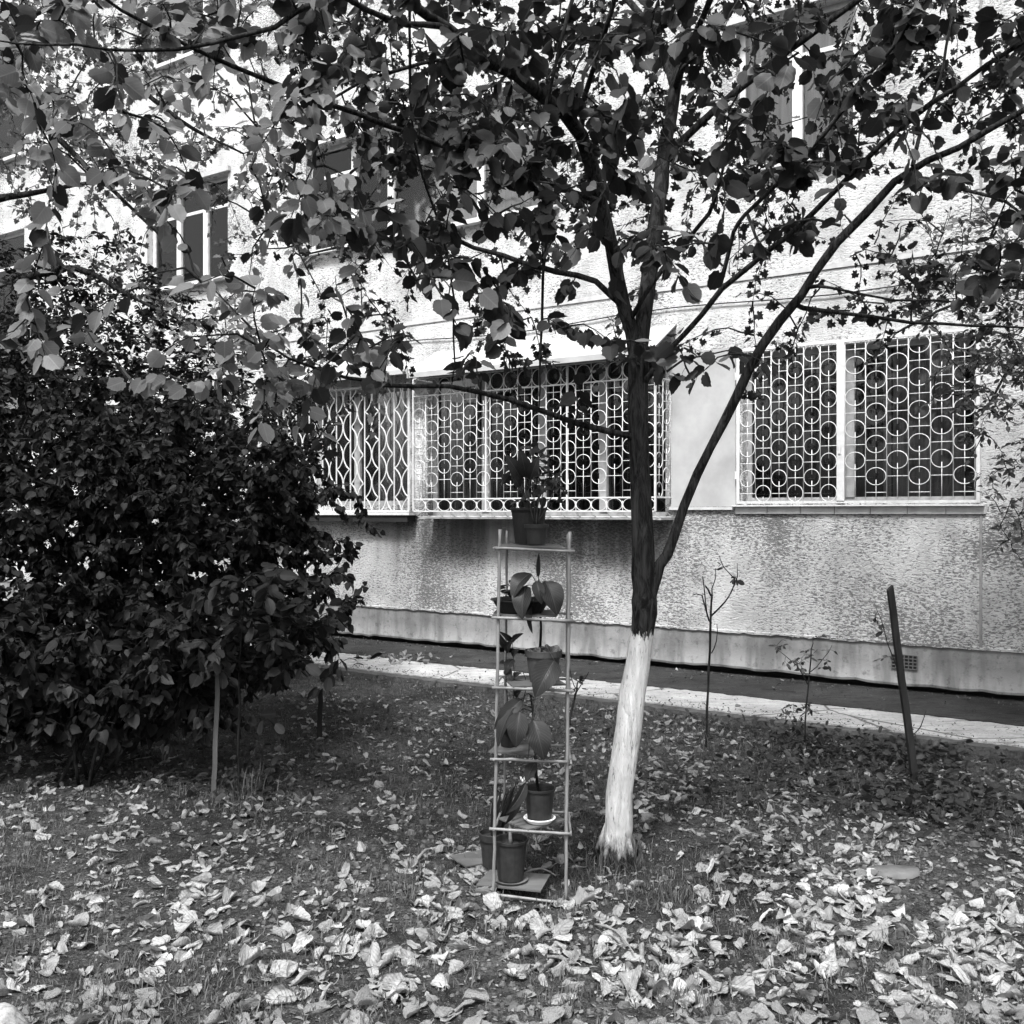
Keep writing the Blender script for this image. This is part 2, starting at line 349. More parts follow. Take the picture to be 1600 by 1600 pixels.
# lower edge of plaster, a drip line
m = MB(); vs = []
for i in range(n*2+1):
    u = UL+(UR-UL)*i/n/2; dz = rng.uniform(-.008,.006); vs += [(u,-.001,.47),(u,-.014+rng.uniform(-.004,.004),.462),(u,-.013,.446+dz),(u,.02,.446+dz)]
fs = [(i*4+k,i*4+k+1,i*4+k+5,i*4+k+4) for i in range(n*2) for k in range(3)]
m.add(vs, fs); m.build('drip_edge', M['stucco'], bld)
# joint between two facade panels
uj, _ = W(1532, 900)
m = MB(); m.box(uj-.006, uj+.014, -.010, .01, .452, 1.60); m.box(uj-.004, uj+.014, -.014, .01, 3.06, ZT-.3); m.build('panel_joint', M['joint'], bld)
m = MB(); m.box(UL, UR, -.012, .01, 3.66, 3.70); m.build('floor_joint', M['sill'], bld)
# smooth plaster panel between cage and right window
ua, _ = W(1050, 700); m = MB(); m.box(ua, uR0-.06, -.012, .01, 1.60, 3.06); m.build('smooth_panel', M['smooth'], bld)

def window(a, b, c, d, muls, curtain='curt', paint='frame', split=None, rail=None):
    f = MB(); w = .05; y0, y1 = .10, .15
    f.box(a,a+w,y0,y1,c,d); f.box(b-w,b,y0,y1,c,d); f.box(a+w,b-w,y0,y1,c,c+w); f.box(a+w,b-w,y0,y1,d-w,d)
    for t in muls:
        um = a+(b-a)*t; f.box(um-.045, um+.045, y0-.012, y1+.012, c+w, d-w)
    if rail:
        zr = c+(d-c)*rail; f.box(a+w,b-w,y0+.003,y1-.003,zr-.02,zr+.02)
    fr = f.build('window', M[paint], bld)
    g = MB(); g.box(a+w, b-w, .120, .126, c+w, d-w); g.build('pane', M['glass'], fr) if 'glass' in M else None
    cu = MB(); n = 60; vs = []; rg = random.Random(int(a*100))
    for i in range(n+1):
        u = a+(b-a)*i/n; y = (.26 if not rail else .19)+(.035 if not rail else .02)*math.sin(i*1.1+rg.random()*.6)+.01*math.sin(i*.31)
        if rg.random() < 0: continue
        vs += [(u,y,c),(u,y,d)]
    cu.add(vs, [(i*2,i*2+2,i*2+3,i*2+1) for i in range(n)]); cu.build('curtain', M[curtain], fr, smooth=True)
    if split:
        cu = MB(); a2 = a+(b-a)*split[0]; b2 = a+(b-a)*split[1]; vs = []
        for i in range(41):
            u = a2+(b2-a2)*i/40; y = .215+.012*math.sin(i*1.7)+.006*math.sin(i*.6); vs += [(u,y,c+.03),(u,y,d)]
        cu.add(vs, [(i*2,i*2+2,i*2+3,i*2+1) for i in range(40)]); cu.build('curtain', M['curtl'], fr, smooth=True)
    return fr
M['glass'] = mat_glass()
window(uR0,uR1,1.63,3.0,[.47],split=(.60,.93)); window(uB0,uB1,1.50,3.12,[.25,.5,.75],split=(.04,.2)); window(uL0,uL1,1.63,3.0,[.2,.42,.66],'curtl')
for k, (a,b,c,d) in enumerate(opens[3:]):
    k = k % 4
    window(a,b,c,d,[[.5],[.34,.67],[.2,.36,.72],[.5]][k],'curtw','white',rail=.72)
    s = MB(); s.box(a-.07,b+.07,-.09,.1,c-.05,c-.002); s.build('sill', M['white'], bld)
    if k != 0:
        s = MB(); s.box(a-.08,b+.06,-.05,-.002,d,d+.06); s.build('lintel', M['white'] if k == 2 else M['sill'], bld)
# strip of small cement tiles below the right window
s = MB(); nt = 7
for i in range(nt):
    a = uR0-.06+(uR1+.06-uR0+.06)*i/nt; b = uR0-.06+(uR1+.06-uR0+.06)*(i+1)/nt
    s.box(a+.003,b-.003,-.022,.05,1.535,1.598)
s.build('sill', M['sill'], bld)
s = MB(); s.box(uR0-.08,uR1+.05,-.06,.08,1.600,1.612); s.build('sill', M['white'], bld)
s = MB(); s.box(ua-.02,uR0-.085,-.03,.01,1.570,1.597); s.build('sill', M['sill'], bld)

# ---- grilles
TR = .0039
def ring(m, u, z, y, ru, rz, r=TR, n=20):
    m.tube([(u+ru*math.cos(2*math.pi*k/n), y, z+rz*math.sin(2*math.pi*k/n)) for k in range(n)], r, 5, closed=True)
def field(m, a, b, c, d, ncol, per, y, ph=0, axis='u', fixed=0):
    """rings in alternate rows, stub bars into each ring, cross ties between"""
    def T(u, z, yy=0): return (u, y+yy, z) if axis == 'u' else (fixed, u, z)
    w = (b-a)/ncol; nper = max(1, round((d-c)/per)); per = (d-c)/nper; R0 = w*.5-.004 if axis == 'u' else min(w*.5, .07)
    for i in range(ncol+1): m.tube([T(a+w*i, c), T(a+w*i, d)], TR, 5)
    for i in range(ncol):
        uc = a+w*(i+.5); off = ((i+ph) % 2)*.5
        cs = [c+per*(k+off+.25) for k in range(-1, nper+1)]
        cs = [q for q in cs if c+R0*.9 < q < d-R0*.7]
        prev = c
        for q in cs:
            if axis == 'u':
                ring(m, uc, q, y-.003, R0, .073)
            else:
                n = 18; m.tube([(fixed, uc+R0*math.cos(2*math.pi*k/n), q+.073*math.sin(2*math.pi*k/n)) for k in range(n)], TR, 5, closed=True)
            m.tube([T(uc, prev), T(uc, q-.028)], TR*.85, 5); prev = q+.028
        m.tube([T(uc, prev), T(uc, d)], TR*.85, 5)
        for k in range(-1, nper+1):
            q = c+per*(k+off+.75)
            if c+.01 < q < d-.01: m.tube([T(a+w*i, q), T(a+w*(i+1), q)], TR*.85, 5)
# right window grille
gy = -.045; a, b = uR0-.035, uR1+.02; c, d = 1.625, 3.03; um = a+(b-a)*.462
f = MB()
f.box(a,a+.028,gy-.012,gy+.012,c,d); f.box(b-.028,b,gy-.012,gy+.012,c,d); f.box(a+.028,b-.028,gy-.012,gy+.012,c,c+.022); f.box(a+.028,b-.028,gy-.012,gy+.012,d-.026,d); f.box(um-.035,um+.03,gy-.018,gy+.018,c+.022,d-.026)
gr = f.build('window_grille', M['white'], bld); gr['label'] = 'white two leaf window grille filled with rings, right of the smooth panel'
f = MB(); field(f, a+.028, um-.035, c+.022, d-.026, 6, .29, gy, 1); field(f, um+.03, b-.028, c+.022, d-.026, 6, .29, gy, 0); f.build('ring_bars', M['metal'], gr, smooth=True)
f = MB()
for z in (1.85, 2.75): f = MB(); f.tube([(a-.01,gy,z),(a-.01,gy,z+.07)], .011, 6); f.build('hinge', M['white'], gr)
f = MB(); f.box(um-.02,um+.0,gy-.028,gy-.0185,2.05,2.11); f.build('latch', M['white'], gr)
# balcony cage
D = .33
bu0, _ = W(646, 800, D); bu1, _ = W(1024, 800, D); zb0 = W(800, 806, D)[1]; zb1 = 2.99
ncol = 17
f = MB()
z1, z2, z3 = zb0+.045, zb0+.175, 2.80
for z in (z1, z2, z3, zb1): f.tube([(bu0,-D,z),(bu1,-D,z)], .0075, 6)
for z in (z2, z3, zb1): f.tube([(bu1,-D,z),(bu1,-.01,z)], .0075, 6)
for z in (z2, z3, zb1): f.tube([(bu0,-D,z),(bu0,-.01,z)], .0075, 6)
f.tube([(bu0+.09,-D+.05,zb0-.012),(bu1-.05,-D+.05,zb0-.012)], .0075, 6)
f.tube([(bu0,-.01,zb0-.012),(bu1,-.01,zb0-.012)], .0075, 6)
for uu in (bu0, bu1, bu0+(bu1-bu0)*.335, bu0+(bu1-bu0)*.672):
    f.box(uu-.009,uu+.009,-D-.009,-D+.009,z1,zb1)
gr = f.build('window_cage', M['white'], bld); gr['label'] = 'white balcony cage of rings bulging out under the sheet awning'
f = MB(); w = (bu1-bu0)/ncol
field(f, bu0, bu1, z2, z3, ncol, .285, -D-.002, 0)
field(f, -D, -.02, z2, z3, 2, .285, 0, 0, 'y', bu1)
field(f, -D, -.02, z2, z3, 2, .285, 0, 0, 'y', bu0)
for i in range(ncol):
    uc = bu0+w*(i+.5)
    ring(f, uc, (z1+z2)/2, -D-.002, w*.5-.004, (z2-z1)*.5-.006); ring(f, uc, z3+.09, -D-.002, w*.5-.004, .085)
for i in range(ncol+1):   # bars that bend inwards at the bottom
    uu = bu0+w*i
    f.tube([(uu,-D,z1+.1),(uu,-D,z1),(uu+.012,-D+.012,zb0+.012),(uu+.03,-D+.05,zb0-.012),(uu+.03,-.01,zb0-.012)], TR, 5)
    f.tube([(uu,-D,z3),(uu,-D,zb1)], TR, 5)
f.build('ring_bars', M['metal'], gr, smooth=True)
s = MB(); s.box(bu0+.02,bu1+.03,-D+.07,-.005,zb0-.035,zb0-.021); s.build('cage_floor', M['sill'], bld)
# left grille with lens pattern
gy = -.10; a, _ = W(385, 800, .1); b, _ = W(640, 800, .1); c, d = 1.55, 3.0
f = MB(); f.box(a,b,gy-.012,gy+.012,c,c+.02); f.box(a,b,gy-.01,gy+.01,d-.02,d); f.box(b-.02,b,gy-.012,gy+.012,c+.02,d-.02); f.box(a,a+.02,gy-.012,gy+.012,c+.02,d-.02)
gr = f.build('window_grille', M['white'], bld); gr['label'] = 'white grille of wavy bars touching in lens shapes, left of the cage'
f = MB(); nc = 12; w = (b-a)/nc; per = .33
for i in range(nc+1):
    uu = a+w*i; f.box(uu-.006,uu+.006,gy-.006,gy+.006,c+.02,d+.10)
    for sgn in (-1, 1):
        if (i == 0 and sgn < 0) or (i == nc and sgn > 0): continue
        col = i if sgn > 0 else i-1; ph = (col % 2)*.5
        pts = []
        for k in range(0, 57):
            z = c+.02+(d-.04-c)*k/56; x = abs(math.sin(math.pi*((z-c)/per+ph)))**.62*(w*.5-.004)
            pts.append((uu+sgn*x, gy-.004, z))
        for k in range(len(pts)-1): 
            p, q = pts[k], pts[k+1]; mid = Vector(((p[0]+q[0])/2, gy-.004, (p[2]+q[2])/2)); dd = Vector((q[0]-p[0],0,q[2]-p[2])); L = dd.length; dd.normalize()
            f.obox(mid, dd*(L*.52), Vector((0,.005,0)), dd.cross(Vector((0,1,0)))*.0055)
f.build('wavy_bars', M['metal'], gr)
s = MB(); s.box(a-.05,b+.04,-.16,.05,1.515,1.545); s.build('sill', M['white'], bld); s = MB(); s.box(a-.05,b+.0,-.14,-.002,1.44,1.512); s.build('sill_support', M['dark'], bld)
# awnings
def awning(ua, ub, y1, z1, y0, z0, name='awning', t=.012):
    s = MB(); n = 40; vs = []
    for i in range(n+1):
        u = ua+(ub-ua)*i/n; w = .006*math.sin(i*1.9)
        for (y, z) in ((y1,z1),(y0,z0)): vs += [(u,y,z+w),(u,y,z+w-t)]
    fs = []
    for i in range(n):
        k = i*4; fs += [(k,k+4,k+6,k+2),(k+1,k+3,k+7,k+5),(k+2,k+6,k+7,k+3),(k,k+1,k+5,k+4)]
    s.add(vs, fs); s.box(ua,ub,y0-.006,y0-.001,z0-.05,z0+.004); return s.build(name, M['tin'], bld)
ub, _ = W(1052, 570, 0)
u_l, _ = W(636, 600, .5)
awning(u_l, bu1+.06, -.005, 3.33, -.50, 3.03)
a2, _ = W(400, 600, .25); awning(a2, u_l-.03, -.005, 3.22, -.28, 3.12)
# vent brick low in the plinth
va, vz = W(1393, 1051, .02); vb, _ = W(1433, 1051, .02)
s = MB(); s.box(va,vb,-.014,.0,.245,.36); v = s.build('vent', M['potb'], bld)
s = MB(); 
for i in range(7): uu = va+(vb-va)*i/6; s.box(uu-.004,uu+.004,-.024,-.0145,.245,.36)
for i in range(5): z = .245+.115*i/4; s.box(va,vb,-.022,-.0146,z-.004,z+.004)
s.build('vent_grid', M['board'], v)
# far left balcony railing
s = MB(); a, b = u00-.6, u01+.1
s.box(a,b,-.65,-.02,3.95,4.08); bal = s.build('balcony', M['smooth'], bld)
s = MB(); 
for z in (4.15, 5.0): s.tube([(a,-.63,z),(b,-.63,z)], .014, 6); s.tube([(b,-.63,z),(b,-.02,z)], .014, 6)
for i in range(22): uu = a+(b-a)*i/21; s.tube([(uu,-.63,4.08),(uu,-.63,5.0)], .009, 5)
for i in range(6): s.tube([(b,-.63+.61*i/5,4.08),(b,-.63+.61*i/5,5.0)], .009, 5)
s.build('railing', M['stakeb'], bal)
# cable running along the facade
s = MB(); pts = [(u*.5-11, -.02, 3.46+.03*math.sin(u*.9)) for u in range(0,34)]; s.tube(pts, .006, 5); s.build('cable', M['stakeb'], bld)

# ------------------------------------------------------------------ leaves
def outline(kind, n=None):
    pts = []
    if kind == 'round':          # lime-like: heart base, short tip, toothed edge
        n = 22
        for k in range(n):
            t = 2*math.pi*k/n; r = .5*(1+.06*(k%2))
            x = r*math.sin(t)*.92; y = .5-r*math.cos(t)
            if k == 0: y = .09
            if k == n//2: y = 1.12
            pts.append((x, y))
    elif kind == 'lobed':        # deep lobes
        ang = [0, 25, 48, 62, 82, 100, 118, 138, 152, 166, 180]; rad = [.10, .38, .44, .33, .5, .48, .33, .52, .44, .50, .64]
        half = [(rad[i]*math.sin(R(a)), .45-rad[i]*math.cos(R(a))) for i, a in enumerate(ang)]
        pts = half + [(-x, y) for (x, y) in reversed(half[1:-1])]
    elif kind == 'oval':
        n = 12
        for k in range(n):
            t = 2*math.pi*k/n; x = .30*math.sin(t)*(1-.15*math.cos(t)); y = .5-.5*math.cos(t); pts.append((x, y))
    elif kind == 'heart':
        n = 14
        for k in range(n):
            t = 2*math.pi*k/n; x = .42*math.sin(t)*(1+.28*math.cos(t)); y = .48-.48*math.cos(t)
            if k == 0: y = .1
            if k == n//2: y = 1.08
            pts.append((x, y))
    elif kind == 'tiny':
        pts = [(0,0),(.26,.3),(.24,.65),(0,1),(-.24,.65),(-.26,.3)]
    return pts
OUT = {k: outline(k) for k in ('round','lobed','oval','heart','tiny')}
class Leaves:
    def __init__(s, kind): s.o = np.array(OUT[kind]); s.V = []; s.F = []; s.M = []; s.T = []; s.n = 0; s.tuv = np.concatenate([s.o*np.array([1,1])+np.array([.5,0]), [[.5,.35],[.5,.7]]])
    def add(s, p, axis, nrm, size, mi=0, fold=.25, bend=.3):
        axis = axis.normalized(); side = axis.cross(nrm)
        if side.length < 1e-4: side = axis.orthogonal()
        side.normalize(); nn = side.cross(axis)
        o = s.o; k = len(o); A = np.array(axis); S = np.array(side); N = np.array(nn)
        jx = 1+np.random.uniform(-.08,.08,k)
        x = o[:,0]*jx*random.uniform(.8,1.1); y = o[:,1]+np.random.uniform(-.03,.03,k); f = fold*random.uniform(.2,1.8); bd = bend*random.uniform(-.4,1.6)
        z = f*np.abs(x)-bd*y*y*.5+np.random.uniform(-.02,.02,k)
        vs = np.array(p)+size*(x[:,None]*S+y[:,None]*A+z[:,None]*N)
        c1 = np.array(p)+size*(.35*A-bd*.06*N); c2 = np.array(p)+size*(.7*A-bd*.24*N)
        s.V.append(vs); s.V.append(c1[None]); s.V.append(c2[None]); s.T.append(s.tuv); n = s.n; h = k//2
        C1, C2 = n+k, n+k+1
        q1 = max(1, int(h*.55))
        for i in range(h):
            c = C1 if i < q1 else C2
            s.F.append((n+i, n+i+1, c)); j0 = (k-i) % k; j1 = k-i-1; s.F.append((n+j1, n+j0, c)); s.M += [mi, mi]
        s.F.append((n+q1, C2, C1)); s.F.append((n+k-q1, C1, C2)); s.M += [mi, mi]
        s.n += k+2
    def build(s, name, mats, parent, base):
        m = MB(); m.v = [tuple(v) for v in np.concatenate(s.V)]; m.f = s.F; m.m = s.M
        return m.build(name, mats, parent, base, smooth=True, uvs=np.concatenate(s.T))
def rv(s=1): return Vector((random.gauss(0,s), random.gauss(0,s), random.gauss(0,s)))
def smooth_line(pts, rads, step=.12, wob=.006):
    """Catmull-Rom through 3D points"""
    out = []; rr = []
    for i in range(len(pts)-1):
        p0 = pts[max(i-1,0)]; p1 = pts[i]; p2 = pts[i+1]; p3 = pts[min(i+2,len(pts)-1)]
        k = max(2, int((p2-p1).length/step))
        for j in range(k):
            t = j/k; q = .5*((2*p1)+(p2-p0)*t+(2*p0-5*p1+4*p2-p3)*t*t+(3*p1-p0-3*p2+p3)*t**3)
            out.append(q+rv(wob*.6)); rr.append((rads[i]*(1-t)+rads[i+1]*t)*random.uniform(.95,1.06))
    out.append(pts[-1]); rr.append(rads[-1]); return out, rr
class Crown:
    """twigs grown towards target points from the nearest wood, with leaves on the last stretch"""
    def __init__(s, nodes): s.N = np.array([tuple(p) for p in nodes]); s.tw = MB(); s.buf = []
    def grow(s, targets, leaves, size, per=6, spacing=.05, droop=.5, maxlen=.9, r0=.004, big=None, leaf_len=.35, mi=lambda p: 0, normal_up=.8, r1=.0013):
        T = [Vector(t) for t in targets]
        key = [float(np.min(np.sum((s.N-np.array(tuple(t)))**2, axis=1))) for t in T]
        for t in [T[i] for i in np.argsort(key)]:
            if s.buf and len(s.buf) > 60: s.N = np.concatenate([s.N, np.array(s.buf)]); s.buf = []
            d = np.sum((s.N-np.array(tuple(t)))**2, axis=1); k = int(np.argmin(d)); p = Vector(s.N[k]); L = math.sqrt(d[k])
            if s.buf:
                B = np.array(s.buf); db = np.sum((B-np.array(tuple(t)))**2, axis=1); kb = int(np.argmin(db))
                if db[kb] < d[k]: p = Vector(B[kb]); L = math.sqrt(db[kb])
            n = max(3, int(L/.09)+1); pts = []
            off = rv(.06*L)
            for i in range(n+1):
                u = i/n; q = p.lerp(t, u)+off*math.sin(math.pi*u)+Vector((0,0,.12*L*math.sin(math.pi*u))); 
                if 0 < i < n: q += rv(.006)
                pts.append(q)
            rr = [r0*min(1.8, .55+L)*(1-u/n)+r1 for u in range(n+1)]
            s.tw.tube(pts, rr, 5, cap=False)
            s.buf += [tuple(q) for q in pts[1:]]
            # leaves
            acc = 0; tot = sum((pts[i+1]-pts[i]).length for i in range(n)); start = max(0, tot-leaf_len); done = 0; dist = 0; side = random.choice((-1,1))
            cnt = 0; nl = max(2, int(random.gauss(per, per*.25)))
            for q in range(nl):
                sdist = tot-leaf_len*min(1, tot/leaf_len)*(q/nl)**1.1
                # locate
                a = 0; 
                for i in range(n):
                    l = (pts[i+1]-pts[i]).length
                    if a+l >= sdist or i == n-1:
                        f = max(0,min(1,(sdist-a)/max(l,1e-6))); pp = pts[i].lerp(pts[i+1], f); td = (pts[i+1]-pts[i]).normalized(); break
                    a += l
                side = -side
                perp = td.cross(Vector((0,0,1))); 
                if perp.length < .05: perp = rv(1)
                perp.normalize()
                ax = (td*(.5 if q else 1.2)+perp*side*random.uniform(.4,1.1)+rv(.3)+Vector((0,0,-droop*random.uniform(.3,1.6)))).normalized()
                nr = (Vector((0,0,1))*normal_up+rv(.55)).normalized()
                sz = size*random.uniform(.6,1.15); pet = sz*random.uniform(.2,.45)
                b = pp+ax*pet*.8+Vector((0,0,-pet*.15))
                s.tw.tube([pp, pp.lerp(b,.5)+Vector((0,0,.1*pet)), b], [.0011,.0009,.0008], 3, cap=False)
                leaves.add(b, ax, nr, sz, mi(b))
    def twigs(s, mat, parent, base): return s.tw.build('twigs', mat, parent, base, smooth=True)

# ------------------------------------------------------------------ main tree with the whitewashed trunk
TZ = 4.59
base = G(964, 1340); tree = empty('tree', (base.x, base.y, 0))
tag(tree, 'leafy tree with a whitewashed lower trunk forking into two dark stems', 'tree')
tb = Vector((base.x, base.y, 0))
def line3(pp):   # (px, py, depth, radius px)
    pts = [P(a,b,z) for (a,b,z,r) in pp]; rr = [r/1600*z for (a,b,z,r) in pp]; return smooth_line(pts, rr)
trunk = [(962,1352,4.58,25),(962,1330,4.58,24),(964,1290,4.58,22.5),(976,1180,4.58,20.5),(996,1040,4.59,18.5),(1004,980,4.6,18),(1006,940,4.6,20),(1005,900,4.6,18),(1003,820,4.6,17),(997,700,4.6,16),(994,620,4.6,15.5),(996,560,4.6,15.5),(1000,540,4.6,13)]
nodes = []
pts, rr = line3(trunk); m = MB(); m.tube(pts, rr, 18, wob=.035); 
for ang in (20, 95, 165, 230, 310):   # root flare
    a = R(ang); d = Vector((math.cos(a), math.sin(a), 0)); m.tube([tb+d*.03+Vector((0,0,.16)), tb+d*.075+Vector((0,0,.05)), tb+d*.11+Vector((0,0,-.03))], [.02,.018,.01], 8, wob=.1)
m.build('trunk', M['wbark'], tree, tb, smooth=True); nodes += pts[-3:]
limbs = [
 [(1000,600,4.6,14),(986,520,4.6,13),(966,440,4.55,12.5),(942,320,4.45,12.5),(906,210,4.3,13),(850,150,4.1,12),(760,90,3.9,11),(700,45,3.75,10),(640,5,3.6,9),(560,-60,3.4,7),(420,-160,3.2,4),(300,-240,3.1,2)],
 [(1002,590,4.6,14),(1004,500,4.6,14),(1020,400,4.65,14),(1036,260,4.75,12.5),(1055,140,4.9,11),(1080,0,5.0,9),(1105,-140,5.1,7),(1120,-330,5.2,4),(1110,-480,5.3,2)],
 [(1008,955,4.6,16),(1020,915,4.6,13.5),(1032,882,4.6,10),(1052,838,4.6,9),(1090,740,4.6,8.5),(1150,620,4.55,8.5),(1190,540,4.5,9),(1250,460,4.45,8),(1310,380,4.4,8),(1400,285,4.3,7),(1500,230,4.15,6),(1600,172,4.0,5.5),(1720,110,3.9,4),(1850,40,3.8,2)],
 [(998,690,4.6,7),(960,675,4.55,6),(900,660,4.5,5.5),(800,625,4.4,5),(700,605,4.3,4),(600,600,4.2,3.5),(540,590,4.1,3),(450,560,4.0,2.2),(400,520,3.9,1.2)],
 [(976,480,4.56,6),(930,440,4.6,5.5),(870,425,4.7,5.5),(820,412,4.8,5),(740,385,4.9,4),(640,352,5.0,3.5),(520,385,5.1,2),(470,400,5.1,1.2)],
 [(942,318,4.45,7),(925,310,4.4,5.5),(830,275,4.2,5),(740,245,4.0,5),(640,210,3.85,4.5),(560,180,3.7,4.2),(430,130,3.5,4),(300,75,3.3,3.4),(190,15,3.1,2.8),(120,-30,3.0,2)],
 [(800,108,3.95,5),(760,98,3.95,4.5),(700,95,3.95,3.5),(660,100,4.0,3.3),(570,125,4.1,2.6),(500,165,4.2,2),(440,200,4.3,1.2)],
 [(600,-30,3.5,6),(500,0,3.4,4.5),(430,40,3.3,4),(330,68,3.2,3.6),(230,78,3.1,3),(120,72,3.0,2.4),(20,68,2.9,1.6),(-80,60,2.8,1)],
 [(985,500,4.57,5),(1040,413,4.5,4),(1061,392,4.5,4),(1110,332,4.45,3.5),(1117,304,4.4,3),(1135,240,4.3,2)],
 [(1000,610,4.6,6),(1040,553,4.5,5),(1096,490,4.4,5),(1127,451,4.35,5.5),(1197,395,4.2,5),(1267,336,4.1,5),(1337,266,3.95,5),(1425,185,3.8,4.6),(1495,133,3.7,4),(1600,66,3.55,3.5),(1720,0,3.4,2)],
 [(1042,245,4.75,8),(1092,196,4.7,7),(1180,119,4.6,7),(1250,66,4.55,6.5),(1337,3,4.5,6),(1440,-70,4.4,4),(1560,-150,4.4,2)],
 [(1127,451,4.35,4),(1145,364,4.25,3.5),(1166,336,4.2,3.5),(1215,287,4.1,3.5),(1285,210,3.95,3.5),(1397,70,3.7,3),(1446,0,3.6,2.6),(1500,-80,3.5,1.5)],
 [(1240,475,4.46,5),(1285,485,4.5,3.5),(1355,493,4.6,3.2),(1425,504,4.7,2.8),(1520,509,4.8,2.4),(1640,512,4.9,1.5)],
 [(1262,448,4.44,4),(1299,448,4.3,2.4),(1397,469,4.2,2),(1495,472,4.1,1.5)],
 [(1405,283,4.3,5),(1425,276,4.2,3.5),(1512,297,4.0,3),(1572,315,3.9,2.6),(1610,350,3.8,1.6)],
 [(1166,336,4.2,3),(1180,372,4.1,2.5),(1205,398,4.1,2)],
 [(906,212,4.3,7),(915,150,4.2,5),(940,60,4.0,4.5),(960,0,3.9,4),(980,-100,3.8,2.5)],
 [(1425,260,4.2,4),(1440,200,4.3,3),(1470,110,4.4,2.6),(1490,0,4.5,2),(1500,-90,4.6,1.2)],
 [(700,45,3.75,6),(610,30,3.3,5),(500,-20,2.9,4),(380,-60,2.6,3),(250,-100,2.4,1.6)],
 [(1055,140,4.9,8),(1000,20,5.3,6),(900,-60,5.8,5),(800,-130,6.3,3)],
 [(1080,0,5.0,8),(1200,-80,5.6,6),(1300,-120,6.2,4),(1400,-150,6.8,2)],
 [(1055,140,4.9,7),(1100,20,4.3,6),(1150,-90,3.6,5),(1180,-200,3.0,3)],
 [(905,-30,4.0,3.4),(835,240,4.05,2.6),(855,282,4.1,2),(850,430,4.2,2.6),(845,560,4.25,2),(842,640,4.3,1)],
 [(640,0,3.6,2.5),(640,100,3.7,2.3),(646,215,3.85,2),(700,400,4.1,1.8),(708,520,4.2,1.6),(706,600,4.25,1)],
]
for L in limbs:
    pts, rr = line3(L); rr = [q*(.86 if q > .012 else .95) for q in rr]; m = MB(); m.tube(pts, rr, 10 if rr[0] > .02 else 7, wob=.05)
    m.build('branch', M['bark'], tree, tb, smooth=True); nodes += pts[2:]
# density of leaf cover seen in the photograph: cell (100 px) -> relative amount
def dens(px, py):
    if py < -450 or py > 700 or px < -420 or px > 2020: return 0
    if py < 0: return .55
    if py < 100: return .75 if px < 450 else 1.15
    if py < 200: return (.55 if px < 450 else 1.05 if px < 1400 else .7)
    if py < 300: return (.45 if px < 450 else .7 if px < 600 else 1.0 if px < 1300 else .55)
    if py < 400: return (.24 if px < 220 else .5 if px < 500 else .85 if px < 900 else .65 if px < 1300 else .4)
    if py < 500: return (.07 if px < 300 else .5 if px < 500 else .5 if px < 900 else .42 if px < 1300 else .3)
    if py < 600: return (.6 if 330 < px < 620 else .3 if px < 900 else .26 if px < 1300 else .12)
    return (.35 if 400 < px < 620 else .02 if px < 1000 else .06 if px < 1200 else 0)
def sample(n, zlo, zhi, extra=None, zfun=None):
    out = []
    while len(out) < n:
        px = random.uniform(-420, 2020); py = random.uniform(-450, 700)
        if random.random()*1.2 > dens(px, py)*(extra(px,py) if extra else 1): continue
        Z = random.uniform(zlo, zhi)
        p = P(px, py, Z)
        if p.z < 2.0 and not (380 < px < 640): continue
        out.append(p)
    return out
cr = Crown(nodes)
lvR = Leaves('round'); lvL = Leaves('lobed')
pale = lambda p: 1 if random.random() < (.8 if p.x/p.y < -.22 else .4 if p.x/p.y < -.12 else .07) else 0  # share of paler leaves rises towards the left of the crown
cr.grow(sample(860, 3.0, 4.8), lvR, .065, per=9, mi=pale, droop=.55, leaf_len=.42, normal_up=.6)
cr.grow(sample(1250, 4.5, 6.8, extra=lambda x,y: 1.0 if x > 420 else .45),  lvL, .054, per=13, mi=pale, droop=.4, leaf_len=.45, normal_up=.6)
cr.twigs(M['twig'], tree, tb)
lvR.build('foliage', [M['leaf'], M['leafp']], tree, tb); lvL.build('foliage', [M['leaf'], M['leafp']], tree, tb)

# ------------------------------------------------------------------ other trees and shrubs
def ell(c, r, n, shell=.35):
    out = []
    while len(out) < n:
        v = Vector((random.uniform(-1,1), random.uniform(-1,1), random.uniform(-1,1)))
        l = v.length
        if l > 1 or l < shell: continue
        bump = 1+.16*math.sin(v.x*5+c.x*3)+.13*math.sin(v.z*6+v.y*4)
        q = Vector((c.x+v.x*r[0]*bump, c.y+v.y*r[1]*bump, c.z+v.z*r[2]*bump))
        if q.z > .18: out.append(q)
    return out
def stems(base, tops, r, mat, parent, name='stem'):
    nd = []
    for t in tops:
        s0 = base+Vector((random.uniform(-.12,.12), random.uniform(-.12,.12), -.02)); mid = s0.lerp(t,.5)+Vector((random.uniform(-.15,.15),random.uniform(-.15,.15),.1))
        pts, rr = smooth_line([s0, mid, t], [r, r*.7, r*.3], .15, .01); m = MB(); m.tube(pts, rr, 7, wob=.06); m.build(name, mat, parent, base, smooth=True); nd += pts[3:]
    return nd
